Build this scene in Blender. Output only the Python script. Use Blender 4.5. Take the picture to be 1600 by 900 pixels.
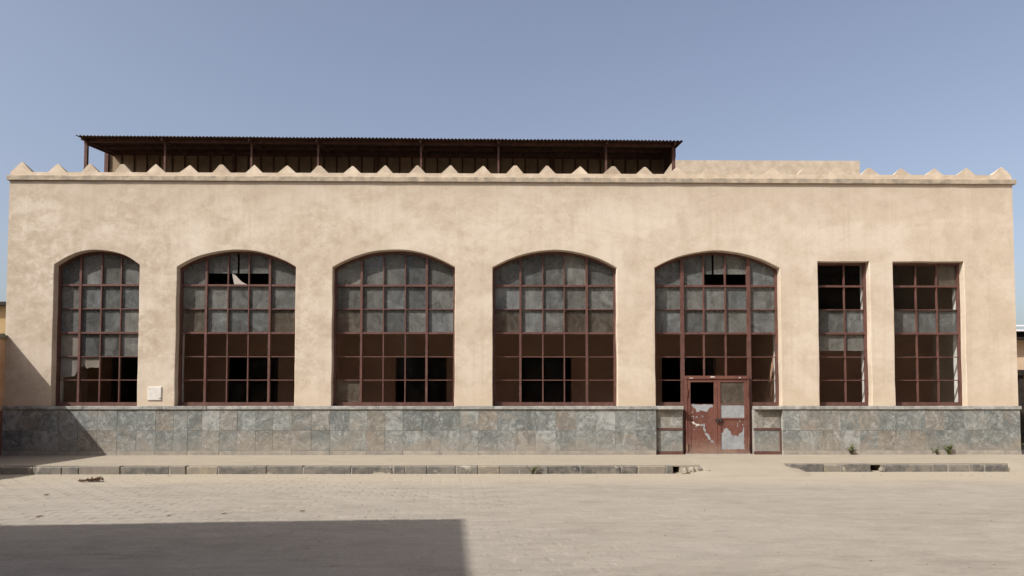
import bpy, bmesh, math, random
from mathutils import Vector, Matrix, noise
from mathutils.geometry import tessellate_polygon

R = math.radians
random.seed(11)
scene = bpy.context.scene
for o in list(bpy.data.objects):
    bpy.data.objects.remove(o)

# ------------------------------------------------------------------ camera
cam_d = bpy.data.cameras.new('camera')
cam = bpy.data.objects.new('camera', cam_d)
scene.collection.objects.link(cam)
cam.location = (0.0, -20.2, 1.55)
cam.rotation_euler = (math.pi / 2 + 0.0417, 0.0, -0.011)
cam_d.sensor_width = 36.0
cam_d.lens = 36.0 * 1150.0 / 1600.0
cam_d.shift_y = 0.0775
cam_d.clip_start = 0.1
cam_d.clip_end = 2000.0
scene.camera = cam

# ------------------------------------------------------------------ sky + sun
SUN = Vector((1.45, 1.0, -1.69)).normalized()
elev = math.asin(-SUN.z)
azim = math.atan2(-SUN.x, -SUN.y)
world = bpy.data.worlds.new('World')
scene.world = world
world.use_nodes = True
wn = world.node_tree
wn.nodes.clear()
w_out = wn.nodes.new('ShaderNodeOutputWorld')
w_bg = wn.nodes.new('ShaderNodeBackground')
w_sky = wn.nodes.new('ShaderNodeTexSky')
w_sky.sky_type = 'NISHITA'
w_sky.sun_disc = False
w_sky.sun_elevation = elev
w_sky.sun_rotation = azim
w_sky.altitude = 0.0
w_sky.air_density = 1.0
w_sky.dust_density = 3.5
w_sky.ozone_density = 1.2
w_hsv = wn.nodes.new('ShaderNodeHueSaturation')
w_hsv.inputs['Hue'].default_value = 0.508
w_hsv.inputs['Saturation'].default_value = 0.77
w_hsv.inputs['Value'].default_value = 1.0
wn.links.new(w_sky.outputs['Color'], w_hsv.inputs['Color'])
wn.links.new(w_hsv.outputs['Color'], w_bg.inputs['Color'])
wn.links.new(w_bg.outputs['Background'], w_out.inputs['Surface'])
w_bg.inputs['Strength'].default_value = 0.140

sun_d = bpy.data.lights.new('sun', 'SUN')
sun_d.energy = 5.0
sun_d.angle = R(0.53)
sun_d.color = (1.0, 0.975, 0.94)
sun = bpy.data.objects.new('sun', sun_d)
scene.collection.objects.link(sun)
sun.location = (-20, -30, 30)
sun.rotation_euler = SUN.to_track_quat('-Z', 'Y').to_euler()

scene.view_settings.view_transform = 'Standard'
scene.view_settings.look = 'None'
scene.view_settings.exposure = 0.2
scene.view_settings.gamma = 1.0
scene.view_settings.use_curve_mapping = False
scene.render.engine = 'CYCLES'
scene.cycles.max_bounces = 8
scene.cycles.diffuse_bounces = 5
scene.cycles.transparent_max_bounces = 16

# ------------------------------------------------------------------ material helper
class NT:
    def __init__(self, name):
        self.m = bpy.data.materials.new(name)
        self.m.use_nodes = True
        self.t = self.m.node_tree
        self.t.nodes.clear()
        self.out = self.n('ShaderNodeOutputMaterial')

    def n(self, kind, **kw):
        nd = self.t.nodes.new(kind)
        for k, v in kw.items():
            setattr(nd, k, v)
        return nd

    def l(self, a, b):
        self.t.links.new(a, b)

    def val(self, sock, v):
        if hasattr(v, 'is_output') or isinstance(v, bpy.types.NodeSocket):
            self.l(v, sock)
        else:
            sock.default_value = v

    def pos(self):
        return self.n('ShaderNodeNewGeometry').outputs['Position']

    def mapped(self, vec, scale=(1, 1, 1), loc=(0, 0, 0), rot=(0, 0, 0)):
        m = self.n('ShaderNodeMapping')
        m.inputs['Scale'].default_value = scale
        m.inputs['Rotation'].default_value = rot
        self.val(m.inputs['Location'], loc)
        self.l(vec, m.inputs['Vector'])
        return m.outputs['Vector']

    def noise(self, vec, scale, detail=5, rough=0.55, dist=0.0):
        nd = self.n('ShaderNodeTexNoise')
        nd.inputs['Scale'].default_value = scale
        nd.inputs['Detail'].default_value = detail
        nd.inputs['Roughness'].default_value = rough
        nd.inputs['Distortion'].default_value = dist
        self.l(vec, nd.inputs['Vector'])
        return nd.outputs['Fac']

    def ramp(self, fac, stops, interp='LINEAR'):
        r = self.n('ShaderNodeValToRGB')
        cr = r.color_ramp
        cr.interpolation = interp
        while len(cr.elements) > 1:
            cr.elements.remove(cr.elements[-1])
        first = True
        for p, c in stops:
            c4 = (c[0], c[1], c[2], 1) if hasattr(c, '__len__') else (c, c, c, 1)
            if first:
                e = cr.elements[0]
                e.position = p
                first = False
            else:
                e = cr.elements.new(p)
            e.color = c4
        self.l(fac, r.inputs['Fac'])
        return r.outputs['Color']

    def mix(self, fac, a, b, mode='MIX'):
        m = self.n('ShaderNodeMix', data_type='RGBA', blend_type=mode)
        self.val(m.inputs[0], fac)
        for s, v in ((m.inputs[6], a), (m.inputs[7], b)):
            if isinstance(v, bpy.types.NodeSocket):
                self.l(v, s)
            else:
                s.default_value = (v[0], v[1], v[2], 1)
        return m.outputs[2]

    def math(self, op, a, b=0.0, c=None, clamp=False):
        m = self.n('ShaderNodeMath', operation=op, use_clamp=clamp)
        self.val(m.inputs[0], a)
        self.val(m.inputs[1], b)
        if c is not None:
            self.val(m.inputs[2], c)
        return m.outputs[0]

    def bump(self, h, strength=0.3, dist=0.02, normal=None):
        b = self.n('ShaderNodeBump')
        b.inputs['Strength'].default_value = strength
        b.inputs['Distance'].default_value = dist
        self.l(h, b.inputs['Height'])
        if normal is not None:
            self.l(normal, b.inputs['Normal'])
        return b.outputs['Normal']

    def rnd(self):
        return self.n('ShaderNodeObjectInfo').outputs['Random']

    def comp(self, vec, i):
        s = self.n('ShaderNodeSeparateXYZ')
        self.l(vec, s.inputs[0])
        return s.outputs[i]

    def bsdf(self, col, rough=0.9, normal=None, spec=0.3, metal=0.0):
        p = self.n('ShaderNodeBsdfPrincipled')
        if isinstance(col, bpy.types.NodeSocket):
            self.l(col, p.inputs['Base Color'])
        else:
            p.inputs['Base Color'].default_value = (col[0], col[1], col[2], 1)
        self.val(p.inputs['Roughness'], rough)
        p.inputs['Specular IOR Level'].default_value = spec
        p.inputs['Metallic'].default_value = metal
        if normal is not None:
            self.l(normal, p.inputs['Normal'])
        self.l(p.outputs[0], self.out.inputs['Surface'])
        return self.m


def mat_plaster(name, base, pale, dark, orange):
    t = NT(name)
    p = t.pos()
    big = t.noise(t.mapped(p, (0.45, 0.45, 0.7)), 1.0, 5, 0.6, 0.6)
    mid = t.noise(t.mapped(p, (1, 1, 1), (7, 3, 2)), 1.7, 11, 0.68, 0.3)
    blot = t.noise(t.mapped(p, (1, 1, 1.15), (31, 9, 4)), 3.0, 12, 0.70, 0.25)
    fine = t.noise(p, 13.0, 10, 0.74)
    # left end has weathered darker than the right
    x = t.comp(p, 0)
    weather = t.math('MULTIPLY_ADD', x, -0.034, 0.14, clamp=True)
    weather = t.math('ADD', weather, t.math('MULTIPLY', t.math('SUBTRACT', big, 0.5), 0.9), clamp=True)
    col = t.mix(t.ramp(mid, [(0.36, 0.0), (0.62, 1.0)]), t.mix(0.55, base, dark), base)
    col = t.mix(t.math('MULTIPLY', weather, 0.95), col, dark)
    # scrubbed pale patches with torn edges
    patch = t.math('MULTIPLY', t.ramp(blot, [(0.48, 0.0), (0.60, 1.0)]), t.ramp(t.noise(t.mapped(p, (1, 1, 1), (2, 5, 9)), 0.40, 3, 0.5), [(0.36, 0.14), (0.60, 0.72)]))
    xamp = t.math('MAXIMUM', t.math('MULTIPLY_ADD', x, -0.035, 0.62, clamp=True), 0.34)
    patch = t.math('MULTIPLY', patch, xamp)
    col = t.mix(patch, col, pale)
    scuff = t.math('MULTIPLY', t.ramp(blot, [(0.37, 1.0), (0.46, 0.0)]), t.math('MULTIPLY', xamp, 0.9))
    col = t.mix(scuff, col, dark)
    # broad faded areas
    fade = t.ramp(t.noise(t.mapped(p, (0.5, 0.5, 0.8), (8, 1, 5)), 1.0, 8, 0.66, 0.4), [(0.47, 0.0), (0.60, 0.55)])
    col = t.mix(fade, col, pale)
    # faint rain streaks
    st = t.noise(t.mapped(p, (4.5, 4.5, 0.22)), 1.0, 6, 0.62)
    col = t.mix(t.math('MULTIPLY', t.ramp(st, [(0.50, 0.0), (0.70, 1.0)]), 0.34), col, dark)
    # ochre dust splashed on the foot of the plaster, grime under the cornice
    z = t.comp(p, 2)
    zb = t.math('ADD', z, t.math('MULTIPLY', t.noise(p, 1.3, 6, 0.62), -1.3))
    foot = t.ramp(t.math('MULTIPLY', t.math('SUBTRACT', zb, 0.75), 0.9, clamp=True), [(0.0, 0.6), (0.5, 0.0)])
    col = t.mix(foot, col, orange)
    ztop = t.math('ADD', z, t.math('MULTIPLY', t.noise(t.mapped(p, (1.8, 1.8, 0.45)), 1.0, 7, 0.68), 2.2))
    top = t.ramp(t.math('MULTIPLY', t.math('SUBTRACT', ztop, 7.5), 0.6, clamp=True), [(0.0, 0.0), (1.0, 0.75)])
    col = t.mix(top, col, dark)
    col = t.mix(t.math('MULTIPLY', t.ramp(fine, [(0.30, 1.0), (0.46, 0.0)]), 0.34), col, dark)
    col = t.mix(t.math('MULTIPLY', t.ramp(fine, [(0.54, 0.0), (0.70, 1.0)]), 0.35), col, pale)
    pit = t.noise(t.mapped(p, (1, 1, 1), (3, 3, 3)), 5.5, 2, 0.4)
    col = t.mix(t.ramp(pit, [(0.795, 0.0), (0.81, 0.6)]), col, (0.16, 0.11, 0.075))
    h = t.math('ADD', t.math('MULTIPLY', mid, 1.0), t.math('ADD', t.math('MULTIPLY', fine, 0.40), t.math('MULTIPLY', patch, 0.10)))
    nrm = t.bump(h, 0.26, 0.025)
    return t.bsdf(col, 0.93, nrm, 0.12)


def mat_simple(name, a, b, scale=4.0, rough=0.85, bump=0.15, spec=0.25, rand=0.0, metal=0.0):
    t = NT(name)
    p = t.pos()
    f = t.noise(p, scale, 7, 0.62, 0.3)
    col = t.mix(t.ramp(f, [(0.35, 0.0), (0.65, 1.0)]), a, b)
    if rand:
        hs = t.n('ShaderNodeHueSaturation')
        t.l(col, hs.inputs['Color'])
        t.val(hs.inputs['Value'], t.math('MULTIPLY_ADD', t.rnd(), rand, 1 - rand * 0.5))
        col = hs.outputs['Color']
    nrm = t.bump(t.noise(p, scale * 5, 6, 0.65), bump, 0.01)
    return t.bsdf(col, rough, nrm, spec, metal)


def mat_slate():
    t = NT('slate')
    p = t.pos()
    r = t.rnd()
    off = t.n('ShaderNodeCombineXYZ')
    t.l(t.math('MULTIPLY', r, 91.0), off.inputs[0])
    t.l(t.math('MULTIPLY', r, 57.0), off.inputs[2])
    q = t.mapped(p, (1, 1, 1), off.outputs[0])
    base = t.ramp(r, [(0.0, (0.160, 0.168, 0.155)), (0.2, (0.220, 0.224, 0.205)), (0.42, (0.180, 0.188, 0.174)),
                      (0.55, (0.225, 0.205, 0.172)), (0.70, (0.135, 0.142, 0.132)), (0.82, (0.305, 0.306, 0.285)),
                      (0.90, (0.205, 0.178, 0.142)), (1.0, (0.19, 0.20, 0.188))], 'CONSTANT')
    cloud = t.noise(q, 2.4, 10, 0.72, 2.2)
    col = t.mix(t.ramp(cloud, [(0.38, 0.0), (0.54, 1.0)]), t.mix(0.72, base, (0.085, 0.092, 0.086)), base)
    col = t.mix(t.ramp(cloud, [(0.53, 0.0), (0.64, 0.70)]), col, (0.345, 0.355, 0.335))
    # scribbled pale veins: ridges of a distorted noise, only in places
    rn = t.noise(t.mapped(q, (1.0, 1.0, 1.0), (4, 4, 4)), 2.7, 8, 0.66, 3.4)
    ridge = t.ramp(t.math('ABSOLUTE', t.math('SUBTRACT', rn, 0.5)), [(0.0, 1.0), (0.030, 0.0)])
    mask = t.ramp(t.noise(q, 2.2, 4, 0.6), [(0.46, 0.0), (0.64, 1.0)])
    vein = t.math('MULTIPLY', ridge, mask)
    col = t.mix(t.math('MULTIPLY', vein, 0.8), col, (0.50, 0.505, 0.485))
    spk = t.noise(q, 21.0, 10, 0.78, 0.4)
    col = t.mix(t.ramp(spk, [(0.53, 0.0), (0.68, 0.55)]), col, (0.385, 0.39, 0.36))
    col = t.mix(t.ramp(spk, [(0.32, 0.62), (0.46, 0.0)]), col, (0.085, 0.085, 0.078))
    # rusty tints in places
    tint = t.noise(t.mapped(p, (1, 1, 1), (3, 7, 1)), 1.25, 7, 0.66, 1.0)
    col = t.mix(t.ramp(tint, [(0.53, 0.0), (0.68, 0.55)]), col, (0.275, 0.215, 0.155))
    # brown dust splashed up from the pavement, irregular
    z = t.comp(p, 2)
    zz = t.math('ADD', z, t.math('MULTIPLY', t.noise(p, 1.6, 8, 0.70, 0.8), -1.7))
    dust = t.ramp(t.math('ADD', zz, 0.9, clamp=True), [(0.03, 0.62), (0.60, 0.0)])
    col = t.mix(dust, col, (0.275, 0.238, 0.190))
    # soot marks
    so = t.noise(t.mapped(p, (1, 1, 1), (13, 0, 5)), 1.15, 6, 0.62, 0.4)
    col = t.mix(t.ramp(so, [(0.64, 0.0), (0.74, 0.60)]), col, (0.075, 0.072, 0.068))
    nrm = t.bump(t.math('ADD', t.math('MULTIPLY', cloud, 0.6), t.math('ADD', spk, t.math('MULTIPLY', vein, 0.3))), 0.40, 0.012)
    return t.bsdf(col, 0.72, nrm, 0.28)


def mat_paint():
    """oxide red paint on steel, chalky and worn"""
    t = NT('oxide_paint')
    p = t.pos()
    f = t.noise(p, 3.0, 7, 0.65, 0.4)
    col = t.mix(t.ramp(f, [(0.35, 0.0), (0.65, 1.0)]), (0.080, 0.036, 0.028), (0.122, 0.054, 0.041))
    ch = t.noise(t.mapped(p, (1, 1, 1), (5, 5, 5)), 11.0, 8, 0.75)
    col = t.mix(t.ramp(ch, [(0.50, 0.0), (0.72, 0.5)]), col, (0.205, 0.135, 0.110))
    chip = t.noise(t.mapped(p, (1, 1, 1), (9, 1, 2)), 16.0, 6, 0.7, 0.5)
    col = t.mix(t.ramp(chip, [(0.715, 0.0), (0.73, 0.85)]), col, (0.40, 0.36, 0.32))
    col = t.mix(t.ramp(chip, [(0.26, 0.8), (0.29, 0.0)]), col, (0.05, 0.026, 0.018))
    nrm = t.bump(t.math('ADD', ch, chip), 0.25, 0.006)
    return t.bsdf(col, 0.62, nrm, 0.3)


def mat_door_paint():
    t = NT('door_paint')
    p = t.pos()
    f = t.noise(t.mapped(p, (1, 1, 0.55)), 3.2, 8, 0.68, 0.8)
    col = t.mix(t.ramp(f, [(0.33, 0.0), (0.66, 1.0)]), (0.100, 0.038, 0.027), (0.158, 0.063, 0.045))
    sc = t.noise(t.mapped(p, (1, 1, 1), (2, 8, 1)), 18.0, 7, 0.75)
    col = t.mix(t.ramp(sc, [(0.54, 0.0), (0.72, 0.45)]), col, (0.30, 0.17, 0.13))
    chip = t.noise(t.mapped(p, (1.3, 1, 0.8), (6, 1, 9)), 7.0, 9, 0.78, 1.0)
    col = t.mix(t.ramp(chip, [(0.655, 0.0), (0.665, 0.8)]), col, (0.42, 0.39, 0.36))
    z = t.comp(p, 2)
    zz = t.math('ADD', z, t.math('MULTIPLY', t.noise(p, 3.0, 6, 0.65), -0.8))
    col = t.mix(t.ramp(t.math('ADD', zz, 0.45, clamp=True), [(0.05, 0.55), (0.5, 0.0)]), col, (0.30, 0.22, 0.165))
    nrm = t.bump(t.math('ADD', sc, t.math('MULTIPLY', chip, 0.6)), 0.3, 0.008)
    return t.bsdf(col, 0.6, nrm, 0.3)


def mat_bare():
    t = NT('bare_primer')
    p = t.pos()
    f = t.noise(p, 4.0, 8, 0.7, 0.5)
    col = t.mix(t.ramp(f, [(0.35, 0.0), (0.65, 1.0)]), (0.215, 0.225, 0.228), (0.315, 0.325, 0.328))
    s = t.noise(t.mapped(p, (1, 1, 0.4)), 13.0, 8, 0.75)
    col = t.mix(t.ramp(s, [(0.60, 0.0), (0.68, 0.7)]), col, (0.20, 0.15, 0.12))
    col = t.mix(t.ramp(s, [(0.30, 0.5), (0.42, 0.0)]), col, (0.52, 0.52, 0.50))
    return t.bsdf(col, 0.7, t.bump(s, 0.15, 0.004), 0.3)


def mat_glass(name, lo, hi, tint, gloss=0.05):
    """old window glass: a film of dust over clear glass"""
    t = NT(name)
    p = t.pos()
    r = t.rnd()
    off = t.n('ShaderNodeCombineXYZ')
    t.l(t.math('MULTIPLY', r, 71.0), off.inputs[0])
    t.l(t.math('MULTIPLY', r, 37.0), off.inputs[2])
    q = t.mapped(p, (1, 1, 1), off.outputs[0])
    cloud = t.noise(q, 2.6, 6, 0.62, 0.8)
    streak = t.noise(t.mapped(q, (11, 1, 1.3)), 1.0, 6, 0.7, 0.3)
    spot = t.noise(q, 17.0, 6, 0.7)
    d = t.math('ADD', t.math('MULTIPLY', cloud, 0.75), t.math('ADD', t.math('MULTIPLY', streak, 0.45), t.math('MULTIPLY', spot, 0.18)))
    d = t.ramp(d, [(0.54, 0.0), (0.84, 1.0)])
    # dust gathers along the putty: distance to the pane border
    g = t.n('ShaderNodeTexCoord').outputs['Generated']
    gx, gz = t.comp(g, 0), t.comp(g, 2)
    ex = t.math('ABSOLUTE', t.math('SUBTRACT', gx, 0.5))
    ez = t.math('ABSOLUTE', t.math('SUBTRACT', gz, 0.5))
    e = t.math('ADD', t.math('MAXIMUM', ex, ez), t.math('MULTIPLY', t.math('SUBTRACT', spot, 0.5), 0.25))
    edge = t.ramp(e, [(0.36, 0.0), (0.50, 1.0)])
    level = t.math('MULTIPLY_ADD', t.math('SUBTRACT', r, 0.5), 0.4 * (hi - lo), lo)
    fac = t.math('ADD', level, t.math('MULTIPLY', d, hi - lo))
    fac = t.math('ADD', fac, t.math('MULTIPLY', edge, 0.30 * (hi - lo)), clamp=True)
    dif = t.n('ShaderNodeBsdfDiffuse')
    c = t.mix(t.ramp(cloud, [(0.3, 0.0), (0.7, 1.0)]), [x * 0.80 for x in tint], [x * 1.15 for x in tint])
    r2 = t.math('FRACT', t.math('MULTIPLY', r, 17.3))
    c = t.mix(t.math('MULTIPLY', r2, 0.5), c, (tint[0] * 1.18, tint[1] * 1.02, tint[2] * 0.84))
    hv = t.n('ShaderNodeHueSaturation')
    t.l(c, hv.inputs['Color'])
    t.val(hv.inputs['Value'], t.math('MULTIPLY_ADD', t.math('FRACT', t.math('MULTIPLY', r, 5.7)), 0.62, 0.74))
    c = hv.outputs['Color']
    t.l(c, dif.inputs['Color'])
    tr = t.n('ShaderNodeBsdfTransparent')
    tr.inputs['Color'].default_value = (0.985, 0.985, 0.98, 1)
    gl = t.n('ShaderNodeBsdfGlossy')
    gl.inputs['Roughness'].default_value = 0.08
    gl.inputs['Color'].default_value = (0.9, 0.95, 1.0, 1)
    m1 = t.n('ShaderNodeMixShader')
    m1.inputs[0].default_value = gloss
    t.l(tr.outputs[0], m1.inputs[1])
    t.l(gl.outputs[0], m1.inputs[2])
    m2 = t.n('ShaderNodeMixShader')
    t.l(fac, m2.inputs[0])
    t.l(m1.outputs[0], m2.inputs[1])
    t.l(dif.outputs[0], m2.inputs[2])
    t.l(m2.outputs[0], t.out.inputs['Surface'])
    return t.m


def mat_road():
    t = NT('dusty_road')
    p = t.pos()
    big = t.noise(t.mapped(p, (0.35, 0.5, 1)), 1.0, 5, 0.6, 0.6)
    mid = t.noise(t.mapped(p, (0.8, 1.6, 1)), 2.0, 8, 0.68, 0.5)
    fine = t.noise(t.mapped(p, (0.8, 1.2, 1)), 22.0, 9, 0.78)
    col = t.mix(t.ramp(mid, [(0.33, 0.0), (0.68, 1.0)]), (0.226, 0.197, 0.159), (0.313, 0.274, 0.223))
    col = t.mix(t.math('MULTIPLY', t.ramp(big, [(0.40, 0.0), (0.66, 1.0)]), 0.5), col, (0.312, 0.278, 0.232))
    col = t.mix(t.ramp(fine, [(0.32, 0.62), (0.47, 0.0)]), col, (0.17, 0.147, 0.12))
    col = t.mix(t.ramp(fine, [(0.55, 0.0), (0.70, 0.5)]), col, (0.42, 0.375, 0.315))
    # blown sand lies in the gutter under the kerb
    y = t.comp(p, 1)
    yy = t.math('ADD', y, t.math('MULTIPLY', t.noise(t.mapped(p, (0.4, 1, 1)), 1.2, 5, 0.6), 2.0))
    sand = t.ramp(t.math('MULTIPLY_ADD', yy, 0.5, 2.6, clamp=True), [(0.15, 0.0), (0.95, 0.75)])
    col = t.mix(sand, col, (0.355, 0.300, 0.222))
    dk = t.noise(t.mapped(p, (0.5, 2.2, 1), (3, 8, 0)), 1.6, 6, 0.66, 1.0)
    col = t.mix(t.ramp(dk, [(0.60, 0.0), (0.72, 0.60)]), col, (0.190, 0.165, 0.137))
    peb = t.n('ShaderNodeTexVoronoi')
    peb.inputs['Scale'].default_value = 9.0
    t.l(p, peb.inputs['Vector'])
    pb = t.ramp(peb.outputs['Distance'], [(0.05, 1.0), (0.09, 0.0)])
    col = t.mix(t.math('MULTIPLY', pb, 0.35), col, (0.17, 0.145, 0.12))
    h = t.math('ADD', t.math('MULTIPLY', mid, 1.0), t.math('ADD', t.math('MULTIPLY', fine, 0.30), t.math('MULTIPLY', pb, 0.25)))
    return t.bsdf(col, 0.95, t.bump(h, 0.60, 0.035), 0.12)


def mat_pavement():
    t = NT('pavement_tiles')
    p = t.pos()
    br = t.n('ShaderNodeTexBrick')
    br.inputs['Scale'].default_value = 1.0
    br.inputs['Mortar Size'].default_value = 0.006
    br.inputs['Mortar Smooth'].default_value = 0.6
    br.inputs['Brick Width'].default_value = 0.4
    br.inputs['Row Height'].default_value = 0.13
    br.inputs['Color1'].default_value = (0.29, 0.25, 0.195, 1)
    br.inputs['Color2'].default_value = (0.325, 0.28, 0.218, 1)
    br.inputs['Mortar'].default_value = (0.25, 0.205, 0.15, 1)
    t.l(t.mapped(p, (1, 1, 1), (0, 0, 0), (0, 0, R(90))), br.inputs['Vector'])
    n1 = t.noise(t.mapped(p, (0.6, 1.5, 1)), 1.3, 7, 0.66, 0.6)
    sandc = t.ramp(n1, [(0.3, (0.270, 0.230, 0.174)), (0.7, (0.332, 0.285, 0.218))])
    cover = t.ramp(t.noise(t.mapped(p, (0.5, 0.9, 1), (4, 4, 4)), 1.1, 5, 0.6), [(0.40, 0.35), (0.62, 1.0)])
    col = t.mix(cover, br.outputs['Color'], sandc)
    f = t.noise(p, 34.0, 7, 0.72)
    col = t.mix(t.ramp(f, [(0.3, 0.3), (0.45, 0.0)]), col, (0.2, 0.16, 0.12))
    h = t.math('ADD', t.math('MULTIPLY', n1, 0.7), t.math('ADD', t.math('MULTIPLY', f, 0.25), t.math('MULTIPLY', br.outputs['Fac'], -0.25)))
    return t.bsdf(col, 0.95, t.bump(h, 0.35, 0.025), 0.12)


def mat_kerb():
    t = NT('kerb_basalt')
    p = t.pos()
    r = t.rnd()
    base = t.ramp(r, [(0.0, (0.115, 0.108, 0.098)), (0.25, (0.185, 0.168, 0.145)), (0.45, (0.085, 0.082, 0.080)),
                      (0.6, (0.24, 0.21, 0.172)), (0.75, (0.140, 0.130, 0.116)), (0.92, (0.32, 0.27, 0.19))], 'CONSTANT')
    f = t.noise(p, 7.0, 7, 0.68, 0.6)
    col = t.mix(t.ramp(f, [(0.36, 0.0), (0.64, 1.0)]), t.mix(0.45, base, (0.05, 0.048, 0.045)), base)
    d = t.noise(t.mapped(p, (1, 1, 1), (5, 2, 8)), 4.0, 7, 0.7)
    col = t.mix(t.ramp(d, [(0.42, 0.0), (0.58, 0.85)]), col, (0.200, 0.178, 0.145))
    w = t.noise(t.mapped(p, (1, 1, 1), (15, 2, 3)), 2.6, 6, 0.65, 0.5)
    col = t.mix(t.ramp(w, [(0.60, 0.0), (0.66, 0.75)]), col, (0.42, 0.38, 0.30))
    return t.bsdf(col, 0.85, t.bump(f, 0.5, 0.02), 0.25)


def mat_leaf(name, a, b):
    t = NT(name)
    c = t.mix(t.noise(t.pos(), 30.0, 3), a, b)
    d = t.n('ShaderNodeBsdfDiffuse')
    t.l(c, d.inputs['Color'])
    tl = t.n('ShaderNodeBsdfTranslucent')
    t.l(c, tl.inputs['Color'])
    m = t.n('ShaderNodeMixShader')
    m.inputs[0].default_value = 0.3
    t.l(d.outputs[0], m.inputs[1])
    t.l(tl.outputs[0], m.inputs[2])
    t.l(m.outputs[0], t.out.inputs['Surface'])
    return t.m


M = {}
M['plaster'] = mat_plaster('facade_plaster', (0.540, 0.452, 0.348), (0.628, 0.548, 0.445), (0.405, 0.322, 0.240), (0.520, 0.415, 0.300))
M['cornice'] = mat_simple('cornice_plaster', (0.24, 0.205, 0.160), (0.440, 0.355, 0.255), 5.0, 0.95, 0.4, 0.1)
M['merlon'] = mat_simple('merlon_plaster', (0.41, 0.325, 0.236), (0.545, 0.45, 0.342), 3.0, 0.95, 0.5, 0.1, 0.16)
M['inner'] = mat_simple('inner_reveal_plaster', (0.40, 0.385, 0.35), (0.56, 0.54, 0.50), 3.0, 0.9, 0.2, 0.15)
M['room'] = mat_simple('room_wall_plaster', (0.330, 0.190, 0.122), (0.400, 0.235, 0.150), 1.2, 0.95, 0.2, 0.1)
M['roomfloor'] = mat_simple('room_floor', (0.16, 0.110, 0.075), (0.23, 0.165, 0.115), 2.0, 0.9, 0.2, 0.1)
M['void'] = mat_simple('store_room_gloom', (0.045, 0.038, 0.034), (0.06, 0.05, 0.045), 1.2, 0.95, 0.2, 0.1)  # near-black colour stands in for the darkness of the store and loft
M['slate'] = mat_slate()
M['cap'] = mat_simple('cap_stone', (0.185, 0.18, 0.16), (0.37, 0.36, 0.33), 6.0, 0.8, 0.5, 0.25, 0.15)
M['bitumen'] = mat_simple('roof_bitumen', (0.045, 0.04, 0.036), (0.075, 0.066, 0.058), 2.0, 0.95, 0.3, 0.1)
M['mortar'] = mat_simple('mortar', (0.26, 0.24, 0.21), (0.36, 0.33, 0.285), 5.0, 0.95, 0.4, 0.1)
M['skirt'] = mat_simple('skirting_stone', (0.235, 0.215, 0.185), (0.345, 0.305, 0.25), 4.5, 0.9, 0.4, 0.15, 0.12)
M['paint'] = mat_paint()
M['door'] = mat_door_paint()
M['bare'] = mat_bare()
M['pale'] = mat_simple('flaked_filler', (0.45, 0.40, 0.34), (0.62, 0.58, 0.52), 20.0, 0.9, 0.3, 0.15)
M['dust'] = mat_glass('dusty_glass', 0.36, 0.97, (0.128, 0.134, 0.130), 0.035)
M['semi'] = mat_glass('half_dusty_glass', 0.16, 0.55, (0.120, 0.108, 0.090), 0.02)
M['film'] = mat_glass('bright_dust_glass', 0.80, 0.98, (0.200, 0.185, 0.165))
M['clear'] = mat_glass('clear_glass', 0.0, 0.006, (0.20, 0.18, 0.15), 0.005)
M['shard'] = mat_glass('milky_glass', 0.93, 1.0, (0.46, 0.43, 0.40))
M['road'] = mat_road()
M['pavement'] = mat_pavement()
M['kerb'] = mat_kerb()
M['rust'] = mat_simple('rusted_sheet', (0.055, 0.032, 0.022), (0.115, 0.062, 0.038), 3.0, 0.9, 0.3, 0.2)
M['shedpost'] = mat_simple('shed_steel', (0.075, 0.036, 0.027), (0.13, 0.066, 0.050), 6.0, 0.8, 0.2, 0.25)
M['board'] = mat_simple('shed_board', (0.20, 0.145, 0.095), (0.27, 0.205, 0.135), 3.0, 0.9, 0.2, 0.15, 0.2)
M['batten'] = mat_simple('shed_batten', (0.06, 0.036, 0.026), (0.09, 0.055, 0.04), 6.0, 0.9, 0.2, 0.15)
M['ochre'] = mat_simple('ochre_plaster', (0.46, 0.275, 0.155), (0.55, 0.345, 0.205), 2.5, 0.95, 0.3, 0.1)
M['dado'] = mat_simple('dark_red_dado', (0.125, 0.058, 0.04), (0.18, 0.085, 0.06), 3.0, 0.9, 0.2, 0.2)
M['coping'] = mat_simple('mossy_coping', (0.13, 0.12, 0.09), (0.25, 0.225, 0.17), 5.0, 0.95, 0.4, 0.1)
M['white'] = mat_simple('box_enamel', (0.55, 0.52, 0.46), (0.66, 0.63, 0.57), 9.0, 0.6, 0.1, 0.3)
M['iron'] = mat_simple('dark_iron', (0.02, 0.018, 0.016), (0.05, 0.042, 0.036), 20.0, 0.55, 0.2, 0.4)
M['farwall'] = mat_simple('far_plaster', (0.34, 0.235, 0.115), (0.40, 0.28, 0.145), 1.5, 0.95, 0.2, 0.1)
M['farpeach'] = mat_simple('far_peach_plaster', (0.52, 0.37, 0.24), (0.60, 0.44, 0.30), 1.5, 0.95, 0.2, 0.1)
M['dark'] = mat_simple('dark_timber', (0.02, 0.016, 0.013), (0.04, 0.032, 0.026), 4.0, 0.9, 0.2, 0.2)
M['whitepaint'] = mat_simple('white_paint', (0.70, 0.70, 0.70), (0.80, 0.80, 0.80), 4.0, 0.7, 0.1, 0.2)
M['brown'] = mat_simple('dry_husk', (0.045, 0.022, 0.011), (0.15, 0.075, 0.036), 22.0, 0.9, 0.4, 0.15)
M['stone'] = mat_simple('rubble_stone', (0.16, 0.14, 0.115), (0.42, 0.37, 0.29), 7.0, 0.95, 0.5, 0.1, 0.5)
M['pebble'] = mat_simple('pebble', (0.20, 0.175, 0.14), (0.36, 0.315, 0.255), 9.0, 0.95, 0.4, 0.1)
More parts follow.
